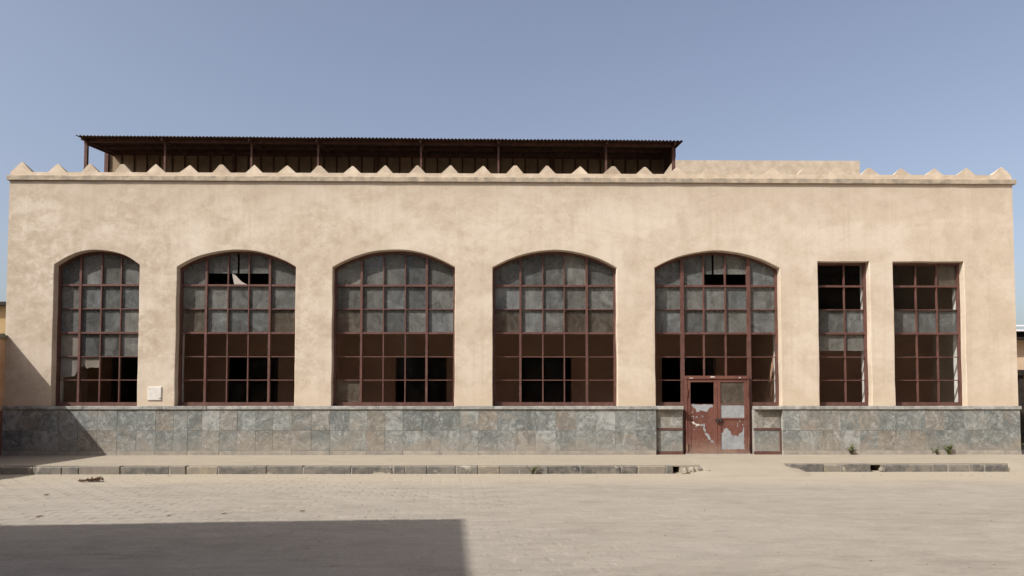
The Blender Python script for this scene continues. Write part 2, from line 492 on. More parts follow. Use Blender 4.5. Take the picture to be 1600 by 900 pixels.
M['leaf'] = mat_leaf('weed_leaf', (0.085, 0.115, 0.032), (0.175, 0.190, 0.065))
M['stem'] = mat_leaf('weed_stem', (0.07, 0.075, 0.03), (0.13, 0.11, 0.055))
M['greyblue'] = mat_simple('dusty_heap', (0.20, 0.21, 0.22), (0.33, 0.34, 0.36), 8.0, 0.9, 0.3, 0.15)

# ------------------------------------------------------------------ mesh helpers
col = scene.collection


def link(name, me, mat, parent=None, loc=None):
    o = bpy.data.objects.new(name, me)
    col.objects.link(o)
    if mat is not None and not me.materials:
        me.materials.append(M[mat])
    if parent is not None:
        o.parent = parent
    if loc is not None:
        o.location = loc
    return o


def mk(name, verts, faces, mat, parent=None, loc=None, smooth=False, weld=False):
    me = bpy.data.meshes.new(name)
    me.from_pydata([tuple(v) for v in verts], [], faces)
    bm = bmesh.new()
    bm.from_mesh(me)
    if weld:
        bmesh.ops.remove_doubles(bm, verts=bm.verts, dist=1e-5)
    bmesh.ops.recalc_face_normals(bm, faces=bm.faces)
    bm.to_mesh(me)
    bm.free()
    if smooth:
        for p in me.polygons:
            p.use_smooth = True
    return link(name, me, mat, parent, loc)


BOXF = [(0, 3, 2, 1), (4, 5, 6, 7), (0, 1, 5, 4), (1, 2, 6, 5), (2, 3, 7, 6), (3, 0, 4, 7)]


def boxv(x0, x1, y0, y1, z0, z1):
    return [(x0, y0, z0), (x1, y0, z0), (x1, y1, z0), (x0, y1, z0),
            (x0, y0, z1), (x1, y0, z1), (x1, y1, z1), (x0, y1, z1)]


class MB:
    def __init__(self):
        self.v, self.f = [], []

    def add(self, v, f):
        b = len(self.v)
        self.v += [tuple(x) for x in v]
        self.f += [tuple(i + b for i in q) for q in f]
        return self

    def box(self, x0, x1, y0, y1, z0, z1):
        return self.add(boxv(x0, x1, y0, y1, z0, z1), BOXF)

    def prism(self, pts, y0, y1):
        """closed polygon in XZ (list of (x,z)) extruded from y0 to y1"""
        n = len(pts)
        v = [(x, y0, z) for x, z in pts] + [(x, y1, z) for x, z in pts]
        tri = tessellate_polygon([[Vector((x, z, 0)) for x, z in pts]])
        f = [tuple(t) for t in tri] + [tuple(i + n for i in reversed(t)) for t in tri]
        f += [(i, (i + 1) % n, n + (i + 1) % n, n + i) for i in range(n)]
        return self.add(v, f)

    def tube(self, p0, p1, r0, r1=None, n=8):
        p0, p1 = Vector(p0), Vector(p1)
        r1 = r0 if r1 is None else r1
        d = (p1 - p0).normalized()
        a = d.orthogonal().normalized()
        b = d.cross(a)
        v = []
        for p, r in ((p0, r0), (p1, r1)):
            for i in range(n):
                t = 2 * math.pi * i / n
                v.append(p + a * (r * math.cos(t)) + b * (r * math.sin(t)))
        f = [(i, (i + 1) % n, n + (i + 1) % n, n + i) for i in range(n)]
        f += [tuple(reversed(range(n))), tuple(range(n, 2 * n))]
        return self.add(v, f)

    def build(self, name, mat, parent=None, loc=None, smooth=False):
        return mk(name, self.v, self.f, mat, parent, loc, smooth)


def box(name, x0, x1, y0, y1, z0, z1, mat, parent=None, bevel=0.0, jit=0.0):
    if bevel <= 0:
        return mk(name, boxv(x0, x1, y0, y1, z0, z1), BOXF, mat, parent)
    me = bpy.data.meshes.new(name)
    bm = bmesh.new()
    vs = [bm.verts.new((x + random.uniform(-jit, jit), y + random.uniform(-jit, jit), z + random.uniform(-jit, jit)))
          for x, y, z in boxv(x0, x1, y0, y1, z0, z1)]
    for q in BOXF:
        bm.faces.new([vs[i] for i in q])
    bmesh.ops.bevel(bm, geom=bm.edges[:], offset=bevel, segments=1, affect='EDGES')
    bmesh.ops.recalc_face_normals(bm, faces=bm.faces)
    bm.to_mesh(me)
    bm.free()
    return link(name, me, mat, parent)


def empty(name, loc=(0, 0, 0), label=None, cat=None, group=None):
    o = bpy.data.objects.new(name, None)
    col.objects.link(o)
    o.location = loc
    o.empty_display_size = 0.3
    if label:
        o['label'] = label
        o['category'] = cat
    if group:
        o['group'] = group
    return o


def tag(o, label, cat, group=None):
    o['label'] = label
    o['category'] = cat
    if group:
        o['group'] = group
    return o


def structure(o):
    o['kind'] = 'structure'
    return o


def child(o, parent):
    """parent an already placed object without moving it (parents have no rotation or scale)"""
    o.parent = parent
    o.matrix_parent_inverse = Matrix.Translation(-parent.location)
    return o


# ------------------------------------------------------------------ ground
GZ = -0.18
KY = -3.30
g = 260.0
xs = [-g, -60, -30, -20] + [-16 + i for i in range(0, 37)] + [30, 60, g]
ys = [-g, -60, -30] + [-22 + 0.8 * i for i in range(0, 26)] + [0, 10, 30, 60, g]
gv, gf = [], []
for y in ys:
    for x in xs:
        dz = 0.012 * noise.noise(Vector((x * 0.31, y * 0.4, 1.7))) if (abs(x) < 22 and -22 < y < -4) else 0.0
        gv.append((x, y, GZ + dz))
nx = len(xs)
for j in range(len(ys) - 1):
    for i in range(nx - 1):
        gf.append((j * nx + i, j * nx + i + 1, (j + 1) * nx + i + 1, (j + 1) * nx + i))
road = structure(mk('road', gv, gf, 'road', smooth=True))


def ground_z(x, y):
    # bilinear height of the road sheet
    i = max(k for k in range(len(xs) - 1) if xs[k] <= x)
    j = max(k for k in range(len(ys) - 1) if ys[k] <= y)
    u = (x - xs[i]) / (xs[i + 1] - xs[i])
    w = (y - ys[j]) / (ys[j + 1] - ys[j])
    z = [gv[j * nx + i][2], gv[j * nx + i + 1][2], gv[(j + 1) * nx + i][2], gv[(j + 1) * nx + i + 1][2]]
    return (z[0] * (1 - u) + z[1] * u) * (1 - w) + (z[2] * (1 - u) + z[3] * u) * w


# worn road setts, laid a few degrees off the facade line, sinking under sand to the right
PA = R(4.2)
ca, sa = math.cos(PA), math.sin(PA)
setts = []
for jj in range(0, 40):
    for ii in range(-60, 40):
        u = ii * 0.41 + (0.205 if jj % 2 else 0.0)
        w = -13.6 + jj * 0.27
        cxp, cyp = u * ca - w * sa, u * sa + w * ca
        if cyp > -4.2 or cyp < -13.4:
            continue
        dist = cyp + 20.2
        if abs(cxp) > 0.72 * dist + 0.6 or cxp < -13.2:
            continue
        lift = 0.0055 - 0.0007 * max(0.0, cxp + 4.0) + 0.006 * noise.noise(Vector((cxp * 0.6, cyp * 0.8, 5.0))) + random.uniform(-0.0015, 0.0015)
        if lift < 0.0012:
            continue
        setts.append((dist, cxp, cyp, lift))
setts.sort()


def sett_geo(cxp, cyp, lift, rnd):
    hw, hd = 0.204 + rnd.uniform(-0.012, 0.0), 0.134 + rnd.uniform(-0.010, 0.0)
    gz = ground_z(cxp, cyp)
    top, low = gz + lift, gz - 0.03
    tx, ty = rnd.uniform(-0.008, 0.008), rnd.uniform(-0.010, 0.010)
    v = []
    for (s, zz, flat) in ((1.0, low, True), (1.0, gz - 0.002, False), (0.80, top, False)):
        for dx, dy in ((-hw, -hd), (hw, -hd), (hw, hd), (-hw, hd)):
            ddx, ddy = dx * s, dy * (s if s == 1.0 else 0.74)
            v.append((cxp + ddx * ca - ddy * sa, cyp + ddx * sa + ddy * ca, zz + (0 if flat else tx * ddx + ty * ddy)))
    f = [(0, 1, 5, 4), (1, 2, 6, 5), (2, 3, 7, 6), (3, 0, 4, 7), (4, 5, 9, 8), (5, 6, 10, 9), (6, 7, 11, 10), (7, 4, 8, 11), (8, 9, 10, 11)]
    return v, f


rs = random.Random(3)
far = MB()
for k, (dist, cxp, cyp, lift) in enumerate(setts):
    v, f = sett_geo(cxp, cyp, lift, rs)
    if k < 300:
        mk('sett', v, f, 'road', road)
    else:
        far.add(v, f)
if far.v:
    far.build('sett_field', 'road', road)['kind'] = 'stuff'

# pavement: a body with two drain recesses behind the missing kerb stones
BX0, BX1 = -13.62, 14.21
pv = MB()


def pave_piece(x0, x1, yf):
    pv.box(x0, x1, yf, 0.1, GZ - 0.1, 0.0)


holes = [(3.88, 4.07), (8.62, 8.95)]
pave_piece(-22.0, 3.88, KY + 0.2)
pv.box(3.88, 4.07, KY + 0.2, -2.5, -0.035, 0.0)
pave_piece(3.88, 4.07, -2.5)
pave_piece(4.07, 4.55, KY + 0.2)
pave_piece(4.55, 6.65, -2.2)
pave_piece(6.65, 8.62, -2.93 + 0.2)
pv.box(8.62, 8.95, -2.93 + 0.2, -2.0, -0.035, 0.0)
pave_piece(8.62, 8.95, -2.0)
pave_piece(8.95, 12.0, -2.93 + 0.2)
pave_piece(12.0, 16.5, -1.6)
pavement = structure(pv.build('pavement', 'pavement'))
# earth ramps: in front of the door and past the right end of the kerb
rv, rf = [], []


def ramp(x0, x1, ytop, ybot, flare, seed):
    n, m = 26, 12
    b = len(rv)
    for j in range(m + 1):
        tt = j / m
        for i in range(n + 1):
            s = i / n
            xx0 = x0 - flare[0] * tt
            xx1 = x1 + flare[1] * tt
            x = xx0 + (xx1 - xx0) * s
            y = ytop + (ybot - ytop) * tt
            prof = 0.004 + (GZ - 0.012) * (3 * tt * tt - 2 * tt ** 3)
            edge = min(s, 1 - s)
            zz = prof + 0.014 * noise.noise(Vector((x * 1.3, y * 1.5, seed))) * min(1, 4 * tt) * min(1, 4 * (1 - tt) + 0.1)
            if edge < 0.12:
                zz -= (0.12 - edge) / 0.12 * 0.05 * tt * (1 - tt) * 4
            rv.append((x, y, zz))
    for j in range(m):
        for i in range(n):
            a = b + j * (n + 1) + i
            rf.append((a, a + 1, a + n + 2, a + n + 1))


ramp(4.45, 6.8, -2.15, -4.3, (0.35, 0.3), 2.0)
ramp(11.95, 16.6, -1.55, -3.5, (0.25, 0.0), 6.0)
structure(mk('ramp', rv, rf, 'pavement', smooth=True))

# loose grit and pebbles on the road
rg = random.Random(41)
gb = MB()
for k in range(700):
    if k % 2 == 0:
        px_, py_ = rg.uniform(-11, 12), -3.45 - abs(rg.gauss(0, 0.5))
    else:
        py_ = -4.0 - 9.2 * rg.random() ** 0.8
        px_ = rg.uniform(-1, 1) * 0.72 * (py_ + 20.2)
    if px_ > 11.9 and py_ > -3.9 or 4.0 < px_ < 7.2 and py_ > -4.4:
        continue
    e = 0.005 + 0.012 * rg.random() ** 3
    zz = ground_z(px_, py_) + 0.004
    a0 = rg.uniform(0, 6.28)
    ring_ = [(px_ + e * rg.uniform(0.8, 1.3) * math.cos(a0 + i * 1.2566), py_ + e * rg.uniform(0.7, 1.1) * math.sin(a0 + i * 1.2566), zz + e * 0.15) for i in range(5)]
    gb.add(ring_ + [(px_ + e * 0.2, py_, zz + e * 0.9), (px_, py_, zz - e)], [(i, (i + 1) % 5, 5) for i in range(5)] + [((i + 1) % 5, i, 6) for i in range(5)])
gr = gb.build('gravel', 'pebble')
gr['kind'] = 'stuff'
gr['label'] = 'scattered grit and small pebbles on the dusty road'
gr['category'] = 'gravel'

# ------------------------------------------------------------------ kerbs, stone by stone
kerb_l = structure(empty('kerb', (-4, KY, 0)))
kerb_r = structure(empty('kerb', (9, -2.93, 0)))


def kerb_run(x0, x1, y, parent, seed):
    rk = random.Random(seed)
    x = x0
    while x < x1 - 0.12:
        L = rk.choice([0.38, 0.5, 0.66, 0.82, 0.95, 0.28, 0.72, 1.1])
        if x + L > x1 - 0.15:
            L = x1 - x
        gap = rk.choice([0.005, 0.008, 0.014, 0.03])
        random.seed(int(1000 * (x + 50)))
        dz = rk.uniform(-0.022, 0.004)
        dy = rk.uniform(-0.020, -0.004)
        o = box('kerb_stone', x + gap / 2, x + L - gap / 2, y + dy, y + 0.2 + dy, GZ - 0.06, 0.004 + dz, 'kerb', None, 0.016, 0.007)
        child(o, parent)
        x += L


kerb_run(-18.0, 3.88, KY, kerb_l, 5)
kerb_run(6.68, 8.62, -2.93, kerb_r, 8)
kerb_run(8.95, 11.86, -2.93, kerb_r, 9)
kj = MB()
kj.box(-18.0, 3.86, KY + 0.008, KY + 0.19, GZ - 0.05, -0.024)
child(kj.build('kerb_mortar', 'mortar'), kerb_l)
kj = MB()
kj.box(6.70, 8.60, -2.93 + 0.008, -2.93 + 0.19, GZ - 0.05, -0.024)
kj.box(8.97, 11.84, -2.93 + 0.008, -2.93 + 0.19, GZ - 0.05, -0.024)
child(kj.build('kerb_mortar', 'mortar'), kerb_r)


def rock(name, x, y, z, sx, sy, sz, seed, mat='stone'):
    bm = bmesh.new()
    bmesh.ops.create_icosphere(bm, subdivisions=2, radius=1.0)
    for v in bm.verts:
        n = noise.noise(v.co * 1.3 + Vector((seed * 3.1, seed, 0))) * 0.45 + noise.noise(v.co * 3.0 + Vector((0, seed * 2.0, 0))) * 0.16
        c = v.co * (1 + n)
        v.co = Vector((max(-0.85, min(0.85, c.x)) * sx, max(-0.85, min(0.85, c.y)) * sy, max(-0.6, min(0.8, c.z)) * sz))
    me = bpy.data.meshes.new(name)
    bm.to_mesh(me)
    bm.free()
    return link(name, me, mat, None, (x, y, z))


tag(rock('rubble_stone', 4.14, KY + 0.06, -0.12, 0.09, 0.1, 0.085, 1), 'pale broken stone beside the black gap at the end of the long kerb', 'stone', 'rubble at the broken kerb end')
tag(rock('rubble_stone', 4.30, KY + 0.02, -0.11, 0.085, 0.1, 0.1, 2), 'dark-edged broken stone, second from the kerb gap near the door', 'stone', 'rubble at the broken kerb end')
tag(rock('rubble_stone', 4.47, KY + 0.05, -0.11, 0.11, 0.1, 0.095, 3), 'largest broken stone in the rubble at the long kerb end', 'stone', 'rubble at the broken kerb end')
tag(rock('rubble_stone', 4.66, KY - 0.02, -0.135, 0.09, 0.08, 0.06, 4), 'low flat broken stone, nearest the ramp of the rubble stones', 'stone', 'rubble at the broken kerb end')
tag(rock('rubble_stone', 8.90, -2.90, -0.135, 0.08, 0.09, 0.06, 5), 'pale stone lying in the dark kerb drain on the right', 'stone')

# ------------------------------------------------------------------ the hall
hall = empty('market_hall', (0.3, 0.3, 0), 'long beige plastered hall with arched windows, slate plinth and toothed parapet', 'building')


def hc(o):
    return child(o, hall)


WT = 0.56          # wall thickness
ZB = 1.333         # cap top, foot of all openings
ZT = 7.54
# x0, x1, spring, apex, bars [(x, thick)], arch
WIN = [
    (-12.335, -10.010, 5.210, 5.617, [(-11.73, 1), (-11.16, 0), (-10.62, 0)]),
    (-8.985, -5.730, 5.152, 5.632, [(-8.258, 1), (-7.665, 0), (-7.089, 0), (-6.504, 1)]),
    (-4.715, -1.350, 5.155, 5.640, [(-3.959, 1), (-3.350, 0), (-2.741, 0), (-2.148, 1)]),
    (-0.308, 3.120, 5.147, 5.637, [(0.457, 1), (1.083, 0), (1.682, 0), (2.309, 1)]),
    (4.176, 7.647, 5.148, 5.630, [(4.977, 1), (5.582, 0), (6.193, 0), (6.841, 1)]),
    (8.710, 10.150, 5.338, 5.338, [(9.540, 0)]),
    (10.810, 12.787, 5.338, 5.338, [(11.565, 0), (12.150, 0)]),
]


def arch_z(w, x):
    x0, x1, sp, ap = w[:4]
    if ap - sp < 0.01:
        return sp
    a, r = (x1 - x0) / 2, ap - sp
    RR = (a * a + r * r) / (2 * r)
    xc = (x0 + x1) / 2
    return ap - RR + math.sqrt(max(0.0, RR * RR - (x - xc) ** 2))


def outline(w, grow=0.0, wob=0.0, n=26):
    """opening outline from bottom left, up, over, down to bottom right; grow > 0 widens it"""
    x0, x1, sp, ap = w[:4]
    pts = []
    zs = [ZB + (sp - ZB) * i / 12 for i in range(13)]
    for z in zs[:-1]:
        pts.append((x0 - grow + wob * noise.noise(Vector((x0, z * 1.7, 3.3))), z))
    for i in range(n + 1):
        x = x0 + (x1 - x0) * i / n
        z = arch_z(w, x)
        # outward normal offset (approx. vertical with a little sideways at the springing)
        gx = -grow if i == 0 else (grow if i == n else 0.0)
        pts.append((x + gx, z + grow * 1.05 + wob * noise.noise(Vector((x * 1.7, z, 9.1)))))
    for z in reversed(zs[:-1]):
        pts.append((x1 + grow + wob * noise.noise(Vector((x1, z * 1.7, 5.3))), z))
    return pts


def wall_sheet(ypos, grow, flip):
    pts = [(BX0, ZT), (BX0, ZB)]
    rng = []
    for w in WIN:
        ol = outline(w, grow, 0.016)
        rng.append((len(pts), len(ol)))
        pts += ol
    pts += [(BX1, ZB), (BX1, ZT)]
    # intermediate points on the top edge keep triangles compact
    k = 40
    for i in range(1, k):
        pts.append((BX1 + (BX0 - BX1) * i / k, ZT))
    tri = tessellate_polygon([[Vector((x, z, 0)) for x, z in pts]])
    return pts, tri, rng


p0, tri0, rng = wall_sheet(0.0, 0.014, False)
p1, _, _ = wall_sheet(0.014, 0.0, False)
n0 = len(p0)
wv = [(x, 0.0, z) for x, z in p0] + [(x, 0.014, z) for x, z in p1] + [(x, 0.285, z) for x, z in p1]
wf = [tuple(t) for t in tri0]
for s, c in rng:
    for i in range(s, s + c - 1):
        wf.append((i, i + 1, n0 + i + 1, n0 + i))
        wf.append((n0 + i, n0 + i + 1, 2 * n0 + i + 1, 2 * n0 + i))
# ends and top of the wall leaf
b = len(wv)
wv += [(BX0, 0.0, ZB), (BX0, 0.0, ZT), (BX0, WT, ZT), (BX0, WT, ZB), (BX1, 0.0, ZB), (BX1, 0.0, ZT), (BX1, WT, ZT), (BX1, WT, ZB)]
wf += [(b, b + 1, b + 2, b + 3), (b + 4, b + 5, b + 6, b + 7), (b + 1, b + 5, b + 6, b + 2)]
wall = hc(mk('wall', wv, wf, 'plaster', weld=True))

# inner half of the wall, whitewashed reveals
wv = [(x, 0.286, z) for x, z in p1] + [(x, WT, z) for x, z in p1]
wf = []
for s, c in rng:
    for i in range(s, s + c - 1):
        wf.append((i, i + 1, n0 + i + 1, n0 + i))
_, tri1, _ = wall_sheet(WT, 0.0, True)
wf += [tuple(i + n0 for i in t) for t in tri1]
hc(mk('inner_wall', wv, wf, 'inner'))

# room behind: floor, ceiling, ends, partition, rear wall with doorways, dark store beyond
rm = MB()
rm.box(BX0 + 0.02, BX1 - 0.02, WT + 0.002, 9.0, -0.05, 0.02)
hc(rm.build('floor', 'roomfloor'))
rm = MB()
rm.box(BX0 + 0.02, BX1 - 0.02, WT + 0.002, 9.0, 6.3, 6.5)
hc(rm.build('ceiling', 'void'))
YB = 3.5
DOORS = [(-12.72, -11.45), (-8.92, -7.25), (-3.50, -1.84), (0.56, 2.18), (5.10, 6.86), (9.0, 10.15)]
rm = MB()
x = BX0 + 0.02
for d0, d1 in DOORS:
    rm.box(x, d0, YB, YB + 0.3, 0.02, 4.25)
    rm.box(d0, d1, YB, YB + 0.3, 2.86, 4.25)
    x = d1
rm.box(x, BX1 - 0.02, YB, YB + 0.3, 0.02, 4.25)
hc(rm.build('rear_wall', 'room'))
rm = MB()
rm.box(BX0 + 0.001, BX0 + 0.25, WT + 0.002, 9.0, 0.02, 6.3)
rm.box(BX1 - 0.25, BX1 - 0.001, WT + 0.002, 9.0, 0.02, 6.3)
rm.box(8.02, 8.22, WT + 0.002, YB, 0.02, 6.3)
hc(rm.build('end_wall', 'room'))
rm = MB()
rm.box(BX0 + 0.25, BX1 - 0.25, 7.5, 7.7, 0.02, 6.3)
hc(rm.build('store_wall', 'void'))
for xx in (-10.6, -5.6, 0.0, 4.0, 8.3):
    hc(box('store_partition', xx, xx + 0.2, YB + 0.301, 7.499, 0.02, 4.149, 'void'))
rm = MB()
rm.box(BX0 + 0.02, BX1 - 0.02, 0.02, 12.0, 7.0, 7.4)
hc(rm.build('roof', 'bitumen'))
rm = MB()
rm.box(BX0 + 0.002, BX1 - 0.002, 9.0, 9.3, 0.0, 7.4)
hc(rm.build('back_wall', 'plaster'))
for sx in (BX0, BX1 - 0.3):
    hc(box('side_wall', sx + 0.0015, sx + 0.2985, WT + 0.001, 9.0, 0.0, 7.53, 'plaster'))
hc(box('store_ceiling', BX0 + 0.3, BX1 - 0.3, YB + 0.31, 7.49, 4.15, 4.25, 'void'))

# ---- plinth body
PY = -0.045        # slate face
SIDE = (4.176, 7.647)
pb = MB()
pb.box(BX0 + 0.004, SIDE[0] - 0.003, PY + 0.026, WT, -0.05, 1.236)
pb.box(SIDE[1] + 0.003, BX1 - 0.004, PY + 0.026, WT, -0.05, 1.236)
pb.box(SIDE[0] - 0.002, 4.94, 0.085, WT, -0.05, 1.236)
pb.box(6.88, SIDE[1] + 0.002, 0.085, WT, -0.05, 1.236)
hc(pb.build('plinth_body', 'mortar'))
rs = random.Random(21)


def pxX(x):  # photo columns of the joints -> metres along the facade
    return (x - 787.3) * (20.155 / 1150.0) * (1 + 1.05e-5 * (x - 787.3))


cols_l = [6, 36, 66, 93, 123, 153, 184, 214, 244, 272, 294, 316.6, 343.7, 371.5, 400, 427, 456.7, 487, 516, 545.6, 574, 602, 630, 659.5, 688, 719, 748, 777, 806, 837, 868.7, 898.6, 931, 961, 993, 1026]
cols_r = [1216, 1248, 1281, 1312, 1342.5, 1370, 1400, 1420, 1444, 1474, 1505, 1536, 1565.6, 1594]


def slab_row(cols, xa, xb, z0, z1, seed):
    rr = random.Random(seed)
    X = [pxX(c) for c in cols]
    X[0], X[-1] = xa, xb
    i = 0
    while i < len(X) - 1:
        a, bb = X[i], X[i + 1]
        g2 = 0.0013
        pr = rr.uniform(-0.004, 0.004)
        o = box('slate_slab', a + g2, bb - g2, PY + pr, PY + 0.034, z0 + g2, z1 - g2, 'slate', None, 0.003)
        hc(o)
        i += 1


for cols, xa, xb, sd in ((cols_l, BX0 - 0.012, SIDE[0] - 0.001, 1), (cols_r, SIDE[1] + 0.001, BX1 + 0.012, 2)):
    slab_row(cols, xa, xb, 0.115, 0.665, sd)
    slab_row(cols, xa, xb, 0.665, 1.236, sd + 7)
# slabs on the right return, seen from a step to the side
for (ya, yb) in ((0.0, 0.55), (0.55, 1.1), (1.1, 1.65), (1.65, 2.2)):
    for za, zb in ((0.115, 0.665), (0.665, 1.236)):
        hc(box('slate_slab', BX1 - 0.02, BX1 + 0.012, ya + 0.002, yb - 0.002, za + 0.002, zb - 0.002, 'slate', None, 0.003))
# slabs of the low panels either side of the door
for xa, xb in ((4.215, 4.915), (6.905, 7.608)):
    for za, zb in ((0.085, 0.672), (0.725, 1.236)):
        hc(box('slate_slab', xa + 0.002, xb - 0.002, 0.052, 0.088, za, zb - 0.003, 'slate', None, 0.003))
# skirting course
random.seed(4)
for cols, xa, xb in ((cols_l, BX0 - 0.02, SIDE[0] - 0.006), (cols_r, SIDE[1] + 0.006, BX1 + 0.02)):
    X = [pxX(c) for c in cols]
    X[0], X[-1] = xa, xb
    for i in range(0, len(X) - 1, 2):
        j = min(i + 2, len(X) - 1)
        hc(box('skirting_stone', X[i] + 0.002, X[j] - 0.002, PY - 0.016, PY + 0.03, -0.04, 0.113 + random.uniform(-0.004, 0.002), 'skirt', None, 0.006, 0.002))
# cap stones
for xa, xb, y1 in ((BX0 - 0.035, SIDE[0] + 0.02, 0.30), (SIDE[0] + 0.02, 4.925, 0.30), (6.895, SIDE[1] - 0.02, 0.30), (SIDE[1] - 0.02, BX1 + 0.045, 0.30)):
    nseg = max(1, round((xb - xa) / 1.15))
    for i in range(nseg):
        a = xa + (xb - xa) * i / nseg
        c = xa + (xb - xa) * (i + 1) / nseg
        dz = random.uniform(-0.004, 0.002)
        hc(box('cap_stone', a + 0.0015, c - 0.0015, PY - 0.032 + random.uniform(-0.003, 0.003), y1, 1.238, 1.3305 + dz, 'cap', None, 0.008, 0.002))

# ---- cornice, course, merlons
cv = []
NC = 60
cs = MB()
prof = [(-0.058, 7.535), (-0.058, 7.655), (-0.048, 7.668), (0.55, 7.668), (0.55, 7.535)]
vv = []
for i in range(NC + 1):
    x = BX0 - 0.05 + (BX1 + 0.085 - (BX0 - 0.05)) * i / NC
    sl = 0.012 - 0.030 * i / NC
    for k, (y, z) in enumerate(prof):
        wb = 0.007 * noise.noise(Vector((x * 1.9, k * 4.0, 2.0)))
        vv.append((x, y + (wb if k < 3 else 0), z + sl + wb))
ff = []
for i in range(NC):
    for k in range(5):
        a, bq = i * 5 + k, i * 5 + (k + 1) % 5
        ff.append((a, bq, bq + 5, a + 5))
ff += [(0, 1, 2, 3, 4), tuple(NC * 5 + k for k in (4, 3, 2, 1, 0))]
hc(mk('cornice', vv, ff, 'cornice'))
hc(box('parapet_course', BX0 + 0.0, BX1 - 0.0, 0.02, 0.5, 7.60, 7.787, 'merlon'))


def merlon(x, s, h, z, dr):
    y0, y1 = 0.03, 0.03 + 0.26
    ax, ay = x + random.uniform(-0.028, 0.028), y0 + random.uniform(0.02, 0.05)
    s = s + random.uniform(-0.018, 0.012)
    t = random.choice((0.010, 0.014, 0.020, 0.030, 0.045))
    v = [(x - s, y0, z - 0.02), (x + s, y0, z - 0.02), (x + s, y1, z - 0.02), (x - s, y1, z - 0.02),
         (x - s, y0, z + 0.004), (x + s, y0, z + 0.004), (x + s, y1, z + 0.004), (x - s, y1, z + 0.004),
         (ax - t, ay - t, z + h), (ax + t, ay - t, z + h), (ax + t, ay + t, z + h), (ax - t, ay + t, z + h)]
    f = [(0, 3, 2, 1), (0, 1, 5, 4), (1, 2, 6, 5), (2, 3, 7, 6), (3, 0, 4, 7), (4, 5, 9, 8), (5, 6, 10, 9), (6, 7, 11, 10), (7, 4, 8, 11), (8, 9, 10, 11)]
    o = mk('merlon', v, f, 'merlon')
    hc(o)


random.seed(17)
merlon(-13.33, 0.28, 0.29, 7.787, 0)
for i in range(29):
    merlon(-12.345 + i * (12.95 + 12.345) / 28, 0.245 + random.uniform(-0.008, 0.008), 0.235 + random.uniform(-0.022, 0.012) - 0.0015 * i * 0.8, 7.787, 0)
merlon(13.935, 0.28, 0.235, 7.787, 0)
# plain stair-head wall on the roof
hc(box('stair_head', 3.0, 13.38, 7.0, 10.0, 7.4, 10.47, 'merlon'))

# ---- windows
ROWZ = [1.41, 2.047, 2.695, 3.355, 4.02, 4.68]
YF, YG = 0.222, 0.280        # bar front, glass


def clip_cell(w, x0, x1, z0, z1, n=8):
    """pane polygon of a cell, its head trimmed to the arch"""
    pts = [(x0, z0), (x1, z0)]
    head = []
    for i in range(n + 1):
        x = x1 + (x0 - x1) * i / n
        head.append((x, min(z1, arch_z(w, x) - 0.05)))
    if all(abs(h[1] - z1) < 1e-6 for h in head):
        head = [head[0], head[-1]]
    return pts + head


def ring(w, a, bq):
    """frame polygon between two offsets inside the opening"""
    return outline(w, -a, 0.0), outline(w, -bq, 0.0)


